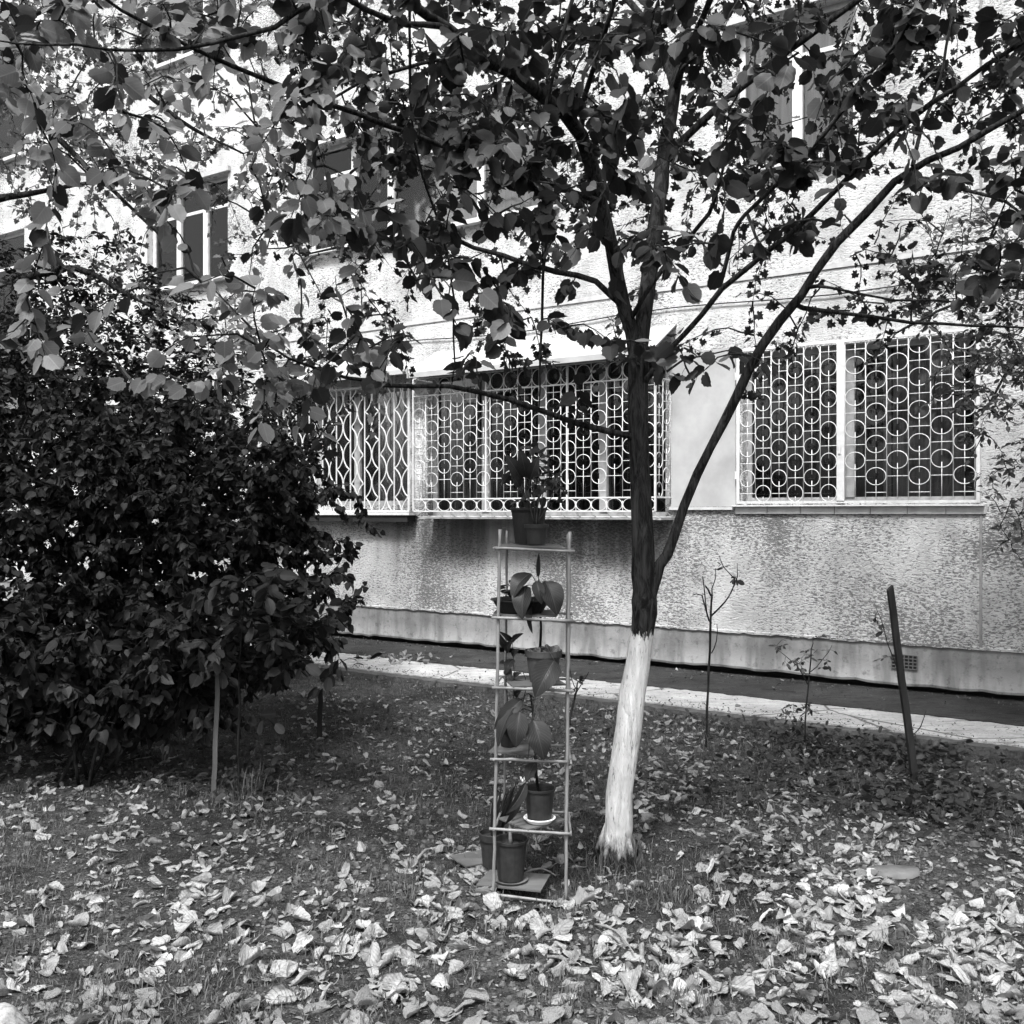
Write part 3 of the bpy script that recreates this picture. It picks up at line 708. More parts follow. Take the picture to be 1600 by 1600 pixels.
def shrub(name, label, cat, base, blobs, kind, size, mat, per, ntops=7, r=.02, group=None, droop=.5, nu=.7, leaf_len=.35, bark='bark', matl=None, shell=.35):
    e = empty(name, base); tag(e, label, cat, group)
    tops = [Vector(c)+Vector((random.uniform(-.5,.5)*rr_[0], random.uniform(-.5,.5)*rr_[1], random.uniform(-.4,.6)*rr_[2])) for (c, rr_, n) in blobs for _ in range(max(1, ntops//len(blobs)))]
    nd = stems(base, tops, r, M[bark], e)
    c = Crown(nd); lv = Leaves(kind)
    for (cc, rr_, n) in blobs: c.grow(ell(Vector(cc), rr_, n, shell), lv, size, per=per, droop=droop, normal_up=nu, leaf_len=leaf_len, r0=.003)
    c.twigs(M['twig'], e, base); lv.build('foliage', matl or M[mat], e, base); return e
# big dark shrub on the left: rounded mass reaching the ground
shrub('shrub', 'dense dark heart-leaved shrub filling the left of the garden, behind the pale stake', 'shrub', Vector((-2.9,7.2,0)),
      [(Vector((-2.6,6.9,1.5)),(1.15,.9,.95),1000),(Vector((-1.95,6.9,1.25)),(.75,.7,.7),170),(Vector((-3.3,6.9,1.0)),(1.0,.9,.9),400),(Vector((-2.3,6.6,.62)),(1.2,.9,.48),300),(Vector((-3.0,7.2,1.9)),(1.3,.7,.7),420),(Vector((-3.6,6.4,.7)),(.9,.7,.6),200),(Vector((-2.9,6.1,.42)),(1.0,.5,.36),260),(Vector((-1.45,6.9,1.4)),(.5,.4,.6),80),(Vector((-1.3,6.6,.95)),(.42,.4,.3),50)], 'heart', .058, 'bush', 15, 14, .022, droop=.9, nu=.5, shell=.05)
shrub('shrub', 'tall fine-leaved shrub rising at the back left up to the first floor windows', 'shrub', Vector((-3.3,8.9,0)),
      [(Vector((-3.5,8.8,2.6)),(1.7,.8,1.3),1000),(Vector((-2.35,8.3,2.05)),(.95,.6,.85),420),(Vector((-3.6,8.0,2.3)),(1.4,.6,.85),560),(Vector((-4.3,8.6,2.7)),(1.0,.8,1.2),260)], 'tiny', .058, 'bush', 14, 10, .03, droop=.3, nu=.8, leaf_len=.4)
shrub('shrub', 'low broad-leaved shrub at the left edge in front of the dense dark shrub', 'shrub', Vector((-2.5,5.9,0)),
      [(Vector((-2.5,5.9,.62)),(.9,.5,.42),190),(Vector((-1.75,5.9,.85)),(.5,.4,.32),60)], 'heart', .075, 'bush', 11, 8, .012, droop=.8, nu=.7)
# maple-like tree behind, upper left
e = empty('tree', (-5.6,9.6,0)); tag(e, 'slender background tree with small lobed leaves reaching over the upper left windows', 'tree')
tb2 = Vector((-5.6,9.6,0)); nd = []
for L in ([(-140,1060,9.6,26),(-130,800,9.6,22),(-110,500,9.4,18),(-80,300,9.0,14),(-60,100,8.8,10),(-30,-60,8.7,5)],
          [(-110,450,9.4,10),(-40,330,8.6,8),(60,300,8.2,4),(180,280,8.2,2)],
          [(-90,350,9.2,9),(0,143,7.8,6),(45,175,7.7,5),(98,224,7.7,5),(154,280,7.8,4),(192,311,7.9,3),(260,380,8.0,1.6)],
          [(-70,150,8.9,7),(100,60,8.4,5),(220,140,8.2,4),(300,200,8.2,3),(380,240,8.2,1.4)],
          [(-70,100,8.9,7),(60,20,8.6,4),(250,-40,8.4,2)],
          [(-100,480,9.3,9),(20,440,8.6,6),(120,420,8.3,5),(200,460,8.2,3),(280,500,8.2,1.5)]):
    pts, rr = line3(L); m = MB(); m.tube(pts, rr, 8, wob=.05); m.build('trunk' if L[0][3] > 20 else 'branch', M['bark'], e, tb2, smooth=True); nd += pts[2:]
c = Crown(nd); lv = Leaves('lobed'); T = []
while len(T) < 760:
    px, py = random.uniform(-260,470), random.uniform(-120,560)
    if px > 250 and random.random() < (px-200)/330: continue
    if py > 330 and random.random() < .6: continue
    T.append(P(px, py, random.uniform(7.4, 9.2)))
c.grow(T, lv, .056, per=10, droop=.3, normal_up=.7, leaf_len=.45, r0=.004); c.twigs(M['twig'], e, tb2); lv.build('foliage', M['leafs'], e, tb2)
# small-leaved tree at the right edge
e = empty('tree', (4.6,7.0,0)); tag(e, 'small-leaved tree reaching in from the right edge past the ringed window grille', 'tree'); tb3 = Vector((4.6,7.0,0)); nd = []
for L in ([(1850,1154,7.0,14),(1840,900,7.0,12),(1830,600,6.9,10),(1820,300,6.8,7),(1800,100,6.8,3)],
          [(1830,620,6.9,7),(1700,520,6.4,4),(1600,450,6.1,3),(1500,470,5.9,2.4),(1400,520,5.8,1.4)],
          [(1825,560,6.9,6),(1680,420,6.5,4),(1600,400,6.3,3),(1520,410,6.2,1.6)],
          [(1835,720,6.9,6),(1700,620,6.5,3.4),(1600,560,6.4,2.6),(1540,640,6.4,1.4)],
          [(1838,950,6.9,5),(1680,860,6.6,3),(1620,835,6.5,1.6),(1580,850,6.5,.8)]):
    pts, rr = line3(L); m = MB(); m.tube(pts, rr, 8, wob=.05); m.build('trunk' if L[0][3] > 12 else 'branch', M['bark'], e, tb3, smooth=True); nd += pts[3:]
c = Crown(nd); lv = Leaves('tiny'); T = []
while len(T) < 520:
    px, py = random.gauss(1600,95), random.gauss(500,120)
    if px > 1860 or py > 880 or py < 180 or (px < 1500 and py > 640) or (px < 1430 and random.random() < .6): continue
    T.append(P(px, py, random.uniform(5.9, 7.0)))
T += [P(random.uniform(1535,1640), random.uniform(800,880), random.uniform(6.3,6.7)) for _ in range(8)]
T += [P(random.uniform(1560,1860), random.uniform(200,900), random.uniform(6,7.2)) for _ in range(90)]
c.grow(T, lv, .05, per=10, droop=.1, normal_up=1.3, leaf_len=.35, r0=.003); c.twigs(M['twig'], e, tb3); lv.build('foliage', M['leafs'], e, tb3)

# saplings
def sapling(label, base, lines, leafpts, kind, size, mat, name='sapling'):
    e = empty(name, base); tag(e, label, 'sapling'); nd = []
    for L in lines:
        pts = [P(a,b,z) for (a,b,z,r) in L]; rr = [r*.62/1600*z for (a,b,z,r) in L]; pts, rr = smooth_line(pts, rr, .1, .004)
        m = MB(); m.tube(pts, rr, 6, wob=.08); m.build('stem', M['bark'], e, base, smooth=True); nd += pts
    if leafpts:
        c = Crown(nd[3:]); lv = Leaves(kind); c.grow(leafpts, lv, size, per=6, droop=.3, normal_up=1.0, leaf_len=.22, r0=.0015, r1=.0008); c.twigs(M['twig'], e, base); lv.build('foliage', M[mat], e, base)
    return e
b = G(1102, 1172); Z = b.y
sapling('bare sapling with a few forked twigs, between the whitewashed trunk and the leaning stake', b,
  [[(1102,1178,Z,3.2),(1106,1080,Z,3),(1110,990,Z,3),(1112,940,Z,2.6),(1111,930,Z,2.2),(1102,915,Z,2)],
   [(1111,975,Z,2.4),(1104,960,Z,2.2),(1096,930,Z+.05,1.8),(1082,930,Z+.05,1.2)],
   [(1112,962,Z,2.4),(1132,940,Z-.04,2),(1144,922,Z-.05,1.8),(1148,905,Z-.05,1.5),(1130,885,Z,1.1),(1124,868,Z,.7)],
   [(1112,945,Z,2),(1113,920,Z,1.5),(1118,905,Z,1.2),(1118,888,Z,.8)],[(1144,922,Z-.05,1.5),(1152,900,Z,1.2),(1152,880,Z,.7)],
   [(1104,960,Z,1.6),(1100,915,Z,1.5),(1098,900,Z,1.2)],[(1111,1020,Z,1.4),(1120,1000,Z,1.2),(1120,975,Z,.8)]],
  [P(1150,905,Z),P(1128,885,Z)], 'oval', .05, 'herb')
b = G(1257, 1170); Z = b.y
sapling('small leafy sapling with feathery leaves in front of the plinth', b,
  [[(1257,1178,Z,2.4),(1260,1100,Z,2.2),(1266,1050,Z,2),(1268,1015,Z,1.4),(1270,1000,Z,.8)],[(1262,1070,Z,1.4),(1245,1040,Z,1.1),(1215,1015,Z,.7)],[(1267,1050,Z,1.2),(1285,1030,Z,1),(1300,1008,Z,.6)]],
  [P(random.gauss(1255,26), random.gauss(1028,17), Z+random.uniform(-.15,.15)) for _ in range(16)]+[P(random.uniform(1220,1290), random.uniform(1095,1140), Z+random.uniform(-.1,.1)) for _ in range(9)], 'tiny', .042, 'herb')
b = G(1424, 1165); Z = b.y
sapling('thin twig with a few drooping leaves growing against the dark leaning stake', b,
  [[(1420,1172,Z,2),(1410,1090,Z,1.8),(1402,1045,Z,1.6),(1386,1005,Z,1.3),(1378,970,Z,1),(1368,948,Z,.6)],[(1425,1150,Z,1.4),(1438,1135,Z,1.3),(1447,1110,Z,.8)]],
  [P(1380,985,Z),P(1372,1030,Z),P(1368,965,Z),P(1395,1000,Z)], 'oval', .05, 'herb')
b = G(372, 1240); Z = b.y
sapling('young broad-leaved tree tied up beside the pale wooden stake', b,
  [[(372,1248,Z,4),(374,1140,Z,3.4),(376,1040,Z,3),(380,960,Z,2.4),(386,900,Z,1.4)],[(376,1060,Z,2),(430,990,Z-.1,1.5),(500,980,Z-.1,.9)],[(376,1050,Z,2),(320,1000,Z-.1,1.4),(280,1010,Z-.1,.8)]],
  [P(random.gauss(420,62), random.gauss(985,48), Z+random.uniform(-.3,.3)) for _ in range(90)], 'oval', .085, 'bush', 'young_tree')
b = G(905, 1135); Z = b.y
sapling('knee-high bare rose stem behind the right pole of the bamboo shelf', b,
  [[(888,1140,Z,3),(893,1110,Z,2.8),(900,1080,Z,2.4),(903,1065,Z,1.6)],[(898,1085,Z,1.4),(912,1065,Z,1.2),(920,1050,Z,.8)],[(900,1078,Z,1.3),(893,1060,Z,1),(890,1042,Z,.6)]],
  [P(905,1062,Z),P(912,1058,Z),P(898,1075,Z)], 'oval', .04, 'herb', 'rose_stem')

# stakes
def stake(label, p0, p1, w, mat, group=None):
    b = Vector((p0.x,p0.y,-.03)); m = MB(); ax = (p1-b); L = ax.length; ax.normalize(); s = Vector((1,0.15,0)); s = (s-ax*s.dot(ax)).normalized(); t = ax.cross(s)
    n = 9; vs = []
    for i in range(n+1):
        c = b+ax*(L*i/n)+s*random.uniform(-.003,.003); ww = w*(1-.12*i/n)
        for (q,r) in ((-1,-.7),(1,-.7),(1,.7),(-1,.7)):
            vs.append(c+s*q*ww+t*r*ww+(ax*(.012*q) if i == n else Vector((0,0,0))))
    fs = [(i*4+k,i*4+(k+1)%4,(i+1)*4+(k+1)%4,(i+1)*4+k) for i in range(n) for k in range(4)]+[(n*4,n*4+1,n*4+2,n*4+3)]
    m.add(vs, fs); o = m.build('stake', mat, None, b); tag(o, label, 'stake', group); return o
b = G(1432, 1225); stake('dark wooden stake leaning to the left in front of the vent', b, P(1390,918,b.y-.1), .019, M['stakeb'])
b = G(334, 1243); stake('pale upright wooden stake beside the young broad-leaved tree', b, P(342,1000,b.y), .013, M['stake'])
b = G(499, 1150); stake('short black stump of a stake under the right side of the dark shrub', b, P(501,1078,b.y), .018, M['stakeb'])

# ------------------------------------------------------------------ bamboo plant shelf
SB = G(826, 1402); SZ = SB.y; shelf = empty('plant_shelf', (SB.x, SB.y, 0)); sb = Vector((SB.x, SB.y, 0))
tag(shelf, 'tall narrow open shelf of bamboo canes holding the potted plants', 'shelf')
FZ, BZ = SZ, SZ+.27
def cane(name, a, b, r=.0085):
    r *= .78
    m = MB(); a, b = Vector(a), Vector(b); L = (b-a).length; n = max(4, int(L/.04)); pts = []; rr = []
    for i in range(n+1):
        pts.append(a.lerp(b, i/n)+rv(.0008)); rr.append(r*(1.13 if i % 5 == 2 else random.uniform(.95,1.02)))
    m.tube(pts, rr, 9); return m.build(name, M['cane'], shelf, sb, smooth=True)
cane('pole', P(771,1404,FZ), P(781,827,FZ)); cane('pole', P(884,1410,FZ), P(890,831,FZ)); cane('pole', P(787,1358,BZ), P(792,829,BZ), .007); cane('pole', P(883,1362,BZ), P(887,834,BZ), .007)
tiers = [(856,862,774,898),(965,970,768,896),(1074,1080,768,897),(1186,1191,766,886),(1295,1303,764,892),(1397,1411,764,880)]
tz = []
for (ya, yb, xa, xb) in tiers:
    cane('crossbar', P(xa,ya,FZ-.016), P(xb,yb,FZ-.016), .0075); z = P(800,(ya+yb)/2,FZ).z; tz.append(z)
    zl = P(xa,ya,FZ).z; zr = P(xb,yb,FZ).z
    l0 = P(776,ya,FZ); r0 = P(886,yb,FZ); l1 = Vector((P(789,0,BZ).x, BZ, zl)); r1 = Vector((P(884,0,BZ).x, BZ, zr))
    if ya < 1390:
        cane('crossbar', l0+Vector((-.012,-.02,-.001)), l1+Vector((-.012,.02,-.001)), .006); cane('crossbar', r0+Vector((.014,-.02,-.001)), r1+Vector((.014,.02,-.001)), .006)
        cane('crossbar', l1+Vector((-.03,.014,0)), r1+Vector((.03,.014,0)), .006)
def board(name, label, cat, cx, cy, z, w, d, rot, mat='board', t=.006, parent=None):
    m = MB(); c = Vector((cx,cy,z)); a = R(rot); ax = Vector((math.cos(a),math.sin(a),0)); ay = Vector((-math.sin(a),math.cos(a),0))
    n = 8; rgn = random.Random(int(w*9999)); vs = []; ring_ = []
    for (i,j) in ((-1,-1),(1,-1),(1,1),(-1,1)): ring_.append(c+ax*i*w/2*rgn.uniform(.93,1.05)+ay*j*d/2*rgn.uniform(.93,1.05))
    vs = [q for q in ring_]+[q+Vector((0,0,t)) for q in ring_]
    m.add(vs, [(3,2,1,0),(4,5,6,7),(0,1,5,4),(1,2,6,5),(2,3,7,6),(3,0,4,7)])
    if parent: return m.build(name, M[mat], parent, sb)
    o = m.build(name, M[mat], None, c); tag(o, label, cat); return o
XC = sb.x
CY = SZ+.135
for k, (cx, cy, w, d, rot) in enumerate([(XC, CY, .25, .27, 3), (XC-.01, CY, .26, .26, -4), (XC+.02, CY, .22, .26, 12), (XC-.05, CY+.03, .20, .2, -14), (XC+.02, CY-.01, .21, .20, 38)]):
    board('shelf_board', None, None, cx, cy, tz[k]+.009, w, d, rot, parent=shelf)
BT = [z+.0155 for z in tz]
g0 = gz(P(740,1360,4.4).x, 4.4)
bd1 = G(745,1352); board('board', 'thin weathered board lying on the ground, left of the bamboo shelf', 'board', bd1.x, bd1.y+.02, .022, .2, .16, 30)
board('board', 'thin board under the clay coloured pot at the foot of the bamboo shelf', 'board', XC-.06, SZ+.10, .030, .27, .19, -14)

def pot(px, yb, Z, w, h, mat, root=None, label='', rim=True, zb=None, cat='potted plant'):
    """pot with base at height zb; returns root, centre top, soil radius"""
    x = P(px, 0, Z).x; z0 = zb if zb is not None else P(px,yb,Z).z; r = w/2; b = Vector((x, Z, z0))
    e = root or empty('potted_plant', b); 
    if label: tag(e, label, cat)
    m = MB()
    prof = [(r*.70,0),(r*.74,.002),(r*.92,h*.86)]
    if rim: prof += [(r*.93,h*.80),(r*1.0,h*.80),(r*1.02,h*.99),(r*1.0,h),(r*.93,h),(r*.90,h*.86)]
    else: prof += [(r*.97,h*.93),(r*1.0,h*.93),(r*1.01,h*.99),(r*.98,h),(r*.92,h*.98),(r*.90,h*.86)]
    m.lathe(b, prof); m.build('pot', M[mat], e, b, smooth=False)
    s = MB(); s.lathe(b, [(r*.2,h*.80),(r*.905,h*.84),(r*.5,h*.875),(r*.05,h*.88)], 16); s.build('soil', M['soil'], e, b)
    return e, b, Vector((x, Z, z0+h*.86))
def bigleaf(e, b, p0, p1, width, up=Vector((0,-1,.3)), bend=.12, wave=.04, mat='big', name='leaf'):
    m = MB(); nu, nv = 8, 14; L = (p1-p0).length; ax = (p1-p0).normalized(); s = ax.cross(up); s.normalize(); n = s.cross(ax); vs = []; uv = []
    if n.dot(up) < 0: n = -n
    tw = random.uniform(-.25,.25)
    for j in range(nv+1):
        v = j/nv; wv = width*.5*(math.sin(math.pi*min(1,v**.72))**.8)*(1 if v < .999 else 0)+.0006
        c = p0.lerp(p1, v)+n*(bend*L*math.sin(math.pi*v))
        for i in range(nu+1):
            u = i/nu*2-1; ss = s*math.cos(tw*v)+n*math.sin(tw*v)
            q = c+ss*(u*wv)+n*(abs(u)*wv*.35+wave*width*math.sin(v*14+u*2)*abs(u)*.4)
            vs.append(q); uv.append((i/nu, v))
    fs = [(j*(nu+1)+i, j*(nu+1)+i+1, (j+1)*(nu+1)+i+1, (j+1)*(nu+1)+i) for j in range(nv) for i in range(nu)]
    m.add(vs, fs); return m.build(name, M[mat], e, b, smooth=True, uvs=uv)
def stem(e, b, pts, r0, r1, mat='twig', name='stem'):
    pts, rr = smooth_line([Vector(p) for p in pts], [r0+(r1-r0)*i/(len(pts)-1) for i in range(len(pts))], .03, .0008); m = MB(); m.tube(pts, rr, 7); return m.build(name, M[mat], e, b, smooth=True)
def petiole(e, b, a, c, r=.0022): return stem(e, b, [a, (a+c)/2+Vector((0,0,.02)), c], r, r*.8, 'herb', 'leaf_stalk')

F = SZ+.09
# 1 top tier: big black pot with purple-leaved plant, small pot in front
e, b, t = pot(826, 0, SZ+.17, .155, .15, 'potb', label='large black pot with a bushy dark plant at the back of the top tier', rim=False, zb=BT[0]+.004)
lv = Leaves('heart'); c = Crown([t+Vector((x,0,.02)) for x in (-.03,0,.03)])
c.grow([P(random.gauss(822,30), random.gauss(745,28), SZ+.17+random.uniform(-.1,.1)) for _ in range(11)], lv, .05, per=4, droop=.5, leaf_len=.12, r0=.002); c.tw.build('stems', M['twig'], e, b); lv.build('foliage', M['herb'], e, b)
for (x0,y0,x1,y1,w) in ((815,750,790,710,.06),(822,745,812,700,.055),(828,750,842,712,.05),(812,760,800,742,.04),(848,770,884,730,.012),(848,770,880,742,.012)):
    p0, p1 = P(x0,y0,SZ+.13), P(x1,y1,SZ+.1); stem(e, b, [t, (t+p0)/2+rv(.006), p0], .002, .0016, 'herb'); bigleaf(e, b, p0, p1, w)
e, b, t = pot(838, 0, SZ+.045, .098, .083, 'pot', label='small grey pot with upright stems at the front of the top tier', zb=BT[0]+.004)
for (x,y) in ((834,745),(842,735),(852,750),(846,765),(826,770),(868,762)):
    p = P(x,y,SZ+.05); stem(e, b, [t+rv(.008), (t+p)/2+rv(.006), p], .0028, .0016, 'herb')
lv = Leaves('lobed'); c = Crown([P(834,745,SZ+.05),P(852,750,SZ+.05),P(842,735,SZ+.05)]); c.grow([P(random.gauss(856,16), random.gauss(752,16), SZ+.05+random.uniform(-.05,.05)) for _ in range(8)], lv, .045, per=3, droop=.5, leaf_len=.07, r0=.0015); c.tw.build('twigs', M['twig'], e, b); lv.build('foliage', M['herb'], e, b)
# 2 second tier: black bowl with a tiny black pot standing in it
x = P(818,0,SZ+.12).x; m = MB(); bb = Vector((x-.01,SZ+.13,BT[1])); m.lathe(bb, [(.085,0),(.09,.002),(.118,.05),(.128,.052),(.128,.056),(.114,.055),(.085,.012),(.01,.01)], 26)
o = m.build('bowl', M['potb'], None, bb); tag(o, 'black plastic bowl on the second tier behind the big leaves', 'bowl')
e, b, t = pot(798, 0, SZ+.13, .075, .05, 'potb', label='tiny black pot with a sprig, set in the black bowl', rim=True, zb=BT[1]+.014)
lv = Leaves('oval'); c = Crown([t+Vector((0,0,.02))]); c.grow([P(random.uniform(794,806), random.uniform(898,925), SZ+.13) for _ in range(6)], lv, .03, per=4, leaf_len=.05, r0=.001); c.tw.build('stems', M['twig'], e, b); lv.build('foliage', M['herb'], e, b)
# 3 third tier: clay pot with tall thick stem and big drooping leaves
Z3 = SZ+.10
e, b, t = pot(849, 0, Z3, .152, .13, 'terra', label='rimmed clay pot with a tall stem and large veined leaves on the third tier', zb=BT[2])
top = P(842,925,Z3-.02); stem(e, b, [P(843,1026,Z3), P(845,980,Z3-.01), top, P(842,905,Z3-.02)], .0062, .003, 'bark')
for (p0,p1,w,up,bd) in (
    (P(829,896,Z3-.06),P(800,918,Z3-.12)+Vector((0,0,-.045)),.075,Vector((-.2,-.6,1)),.16),
    (P(822,915,Z3-.10),P(816,968,Z3-.14),.085,Vector((-.5,-1,.2)),.10),
    (P(852,908,Z3-.08),P(871,962,Z3-.12),.095,Vector((.25,-1,.25)),.14),
    (P(838,908,Z3-.10),P(846,944,Z3-.13),.05,Vector((0,-1,.2)),.12),
    (P(834,935,Z3-.06),P(832,990,Z3-.09),.05,Vector((-.9,-.5,0)),.08),
    (P(841,902,Z3-.02),P(842,864,Z3-.02),.018,Vector((-.2,-1,0)),.02),
    (P(866,1032,Z3-.10),P(836,1090,Z3-.16),.11,Vector((-.2,-1,.2)),.12)):
    bigleaf(e, b, p0, p1, w, up, bd)
    if p0.z > P(0,1000,Z3).z: petiole(e, b, P(842,935+random.uniform(-12,8),Z3-.02), p0)
petiole(e, b, P(844,1010,Z3), P(866,1032,Z3-.10), .0025)
lv = Leaves('oval')
for (cx, cy) in ((835,1012),(862,1010)):
    for k in range(11): lv.add(P(cx+random.uniform(-5,5), cy+12, Z3-.03), Vector((random.uniform(-1,1),random.uniform(-.6,.3),random.uniform(.5,1.3))), Vector((0,-1,.5)), random.uniform(.025,.045))
o = lv.build('succulent', M['crumb'], e, b)
# 4 plant standing behind on the fourth tier with slender stems, left
Z4 = SZ+.19
e, b, t = pot(795, 0, Z4, .09, .085, 'potb', label='black pot with slender leafy stems behind the left pole on the fourth tier', zb=BT[3])
for pts_, lvs in (([(795,1170),(793,1100),(790,1040),(792,1010)],[((792,1012),(778,985),.03),((792,1020),(803,996),.03),((791,1040),(779,1036),.03),((791,1045),(801,1062),.035)]),
                  ([(799,1170),(802,1110),(803,1050),(800,1000)],[((800,1003),(780,985),.022),((801,1003),(818,988),.024),((802,1030),(790,1052),.04),((802,1028),(812,1012),.03),((803,1060),(815,1050),.03)]),
                  ([(797,1170),(806,1130),(822,1075),(817,1050)],[((800,1098),(781,1115),.035),((806,1090),(816,1075),.03)])):
    P3 = [P(a,bb_,Z4-.05) for (a,bb_) in pts_]; stem(e, b, [t]+P3[1:], .0028, .0014)
    for (q0,q1,w) in lvs: bigleaf(e, b, P(*q0,Z4-.05), P(*q1,Z4-.09)+Vector((0,0,-.004)), w, Vector((random.uniform(-.5,.5),-1,.6)), .18)
# 5 fifth tier: dark pot on white saucer with very large drooping leaves
Z5 = SZ+.075
m = MB(); bb = Vector((P(843,0,Z5).x, Z5, BT[4])); m.lathe(bb, [(.046,0),(.05,.002),(.064,.018),(.066,.018),(.066,.021),(.060,.021),(.048,.006),(.004,.006)], 30); o = m.build('saucer', M['saucer'], None, bb); tag(o, 'round white plastic saucer under the dark pot on the fifth tier', 'saucer')
e, b, t = pot(843, 0, Z5, .132, .135, 'pot', label='dark ribbed pot on a white saucer with very large drooping leaves', rim=False, zb=BT[4]+.0065)
stem(e, b, [t, P(838,1215,Z5), P(835,1150,Z5-.02), P(832,1110,Z5-.03), P(829,1085,Z5-.03)], .0075, .003, 'bark')
for (p0,p1,w,up,bd) in (
    (P(816,1092,Z5-.06),P(772,1140,Z5-.10),.06,Vector((.3,-.7,.8)),.12),
    (P(800,1108,Z5-.10),P(778,1168,Z5-.12),.055,Vector((-.8,-.8,.2)),.08),
    (P(812,1112,Z5-.12),P(806,1168,Z5-.15),.085,Vector((-.1,-1,.25)),.12),
    (P(802,1116,Z5-.08),P(800,1160,Z5-.10),.075,Vector((-.4,-1,.3)),.12),
    (P(833,1125,Z5-.11),P(850,1188,Z5-.15),.10,Vector((.15,-1,.25)),.13),
    (P(836,1192,Z5-.04),P(822,1222,Z5-.07),.05,Vector((-.4,-1,.3)),.1),
    (P(822,1222,Z5-.06),P(790,1272,Z5-.10),.045,Vector((.7,-.8,.3)),.12)):
    bigleaf(e, b, p0, p1, w, up, bd); petiole(e, b, P(834,max(1090,(p0.z*0)+1100+random.uniform(-10,15)) if p0.z > BT[4]+.15 else 1225,Z5-.02), p0)
lv = Leaves('tiny')
for k in range(9): lv.add(P(814+k*2.7, 1214+random.uniform(-2,4), Z5-.05), Vector((random.uniform(-.2,.2),-.2,-1)), Vector((0,-1,.2)), .014)
lv.build('flower', M['flower'], e, b)
# spiky plant behind the fifth tier, pot standing on the ground at the back
def spiky(e, b, t, cx, cy, Z, n=26, w=.010):
    for k in range(n):
        a = random.uniform(-1,1); L = random.uniform(35,75); p1 = P(cx+a*26, cy-L, Z+random.uniform(-.06,.06)); p0 = t+Vector((a*.015,random.uniform(-.015,.015),0))
        bigleaf(e, b, p0, p1, w, Vector((random.uniform(-.6,.6),-1,.1)), random.uniform(-.04,.08), name='blade', mat='herb')
e, b, t = pot(771, 0, SZ+.28, .125, .145, 'pot', label='dark pot with spiky leaves standing on the ground, left behind the shelf', zb=.03)
spiky(e, b, t, 786, 1290, SZ+.25)
# front ground pot
e, b, t = pot(798, 0, SZ+.085, .143, .165, 'pot', label='grey tapered pot with a single thick stem at the foot of the shelf', rim=False, zb=.037+.008)
stem(e, b, [t, P(797,1298,SZ+.085), P(800,1272,SZ+.085), P(812,1235,SZ+.08)], .0085, .005, 'cane')
bigleaf(e, b, P(812,1240,SZ+.05), P(787,1290,SZ+.03), .04, Vector((.8,-.8,.2)), .1)
m = MB(); bb = Vector((b.x, b.y, .037)); m.lathe(bb, [(.050,0),(.068,.004),(.072,.010),(.068,.008),(.05,.005),(.01,.005)], 28); o = m.build('saucer', M['board'], None, bb); tag(o, 'flat dull saucer under the grey tapered pot on the ground', 'saucer')

# ------------------------------------------------------------------ fallen leaves
def dry_leaf_mesh(seed):
    rg = random.Random(seed); nu, nv = 10, 12; vs = []; w0 = rg.uniform(.62,.95); curl = rg.uniform(.4,3.4)*rg.choice((1,1,1,-1)); bend = rg.uniform(-.8,1.8); tw = rg.uniform(-.8,.8); asym = rg.uniform(-.8,1.1); fold = rg.choice((0,0,.5,1.0,-.8)); cx, cy, cs = rg.uniform(-.25,.25), rg.uniform(.2,.8), rg.uniform(-.3,.3)
    for j in range(nv+1):
        v = j/nv; half = w0*.5*max(.02, math.sin(math.pi*min(1,(v*.96+.03)**.8)))**.62*(1+.035*((j%2)*2-1)*rg.uniform(.2,1.2))*(1+.16*math.sin(v*8+seed))
        for i in range(nu+1):
            u = i/nu*2-1; s = u*half; k = curl*(1+asym*u); ang = k*s*2.0
            if abs(k) > .05: x = math.sin(ang)/(k*2.0); z = (1-math.cos(ang))/(k*2.0)
            else: x, z = s, 0
            z += fold*abs(x)+max(0, (v-cy)*.8+(u*.5-cx))*cs; z += .025*math.sin(v*9+u*4+seed)+.02*math.sin(u*11+v*3)+rg.uniform(-.008,.008)
            y = v-.5; a2 = bend*y; yy = math.sin(a2)/bend if abs(bend) > .05 else y; z += (1-math.cos(a2))*.8/(bend if abs(bend) > .05 else 1) if abs(bend) > .05 else 0
            t = tw*y; vs.append((x*math.cos(t)-z*math.sin(t), yy+.04*math.sin(u*3), x*math.sin(t)+z*math.cos(t)))
    fs = [(j*(nu+1)+i, j*(nu+1)+i+1, (j+1)*(nu+1)+i+1, (j+1)*(nu+1)+i) for j in range(nv) for i in range(nu)]
    uvl = [(i/nu, j/nv) for j in range(nv+1) for i in range(nu+1)]+[(.5,.02)]*12
    n = len(vs); r = .012      # leaf stalk
    sx, sy, sz = vs[nu//2]
    for k in range(4):
        q = k/3; c = (sx+.06*q, sy-.35*q, sz+.05*math.sin(q*3)); vs += [(c[0]-r,c[1],c[2]),(c[0]+r,c[1],c[2]+r),(c[0],c[1],c[2]-r)]
    for k in range(3):
        for i in range(3): fs.append((n+k*3+i, n+k*3+(i+1)%3, n+(k+1)*3+(i+1)%3, n+(k+1)*3+i))
    return np.array(vs), fs, uvl
NV = 24; DL = [dry_leaf_mesh(100+k) for k in range(NV)]
dmesh = []
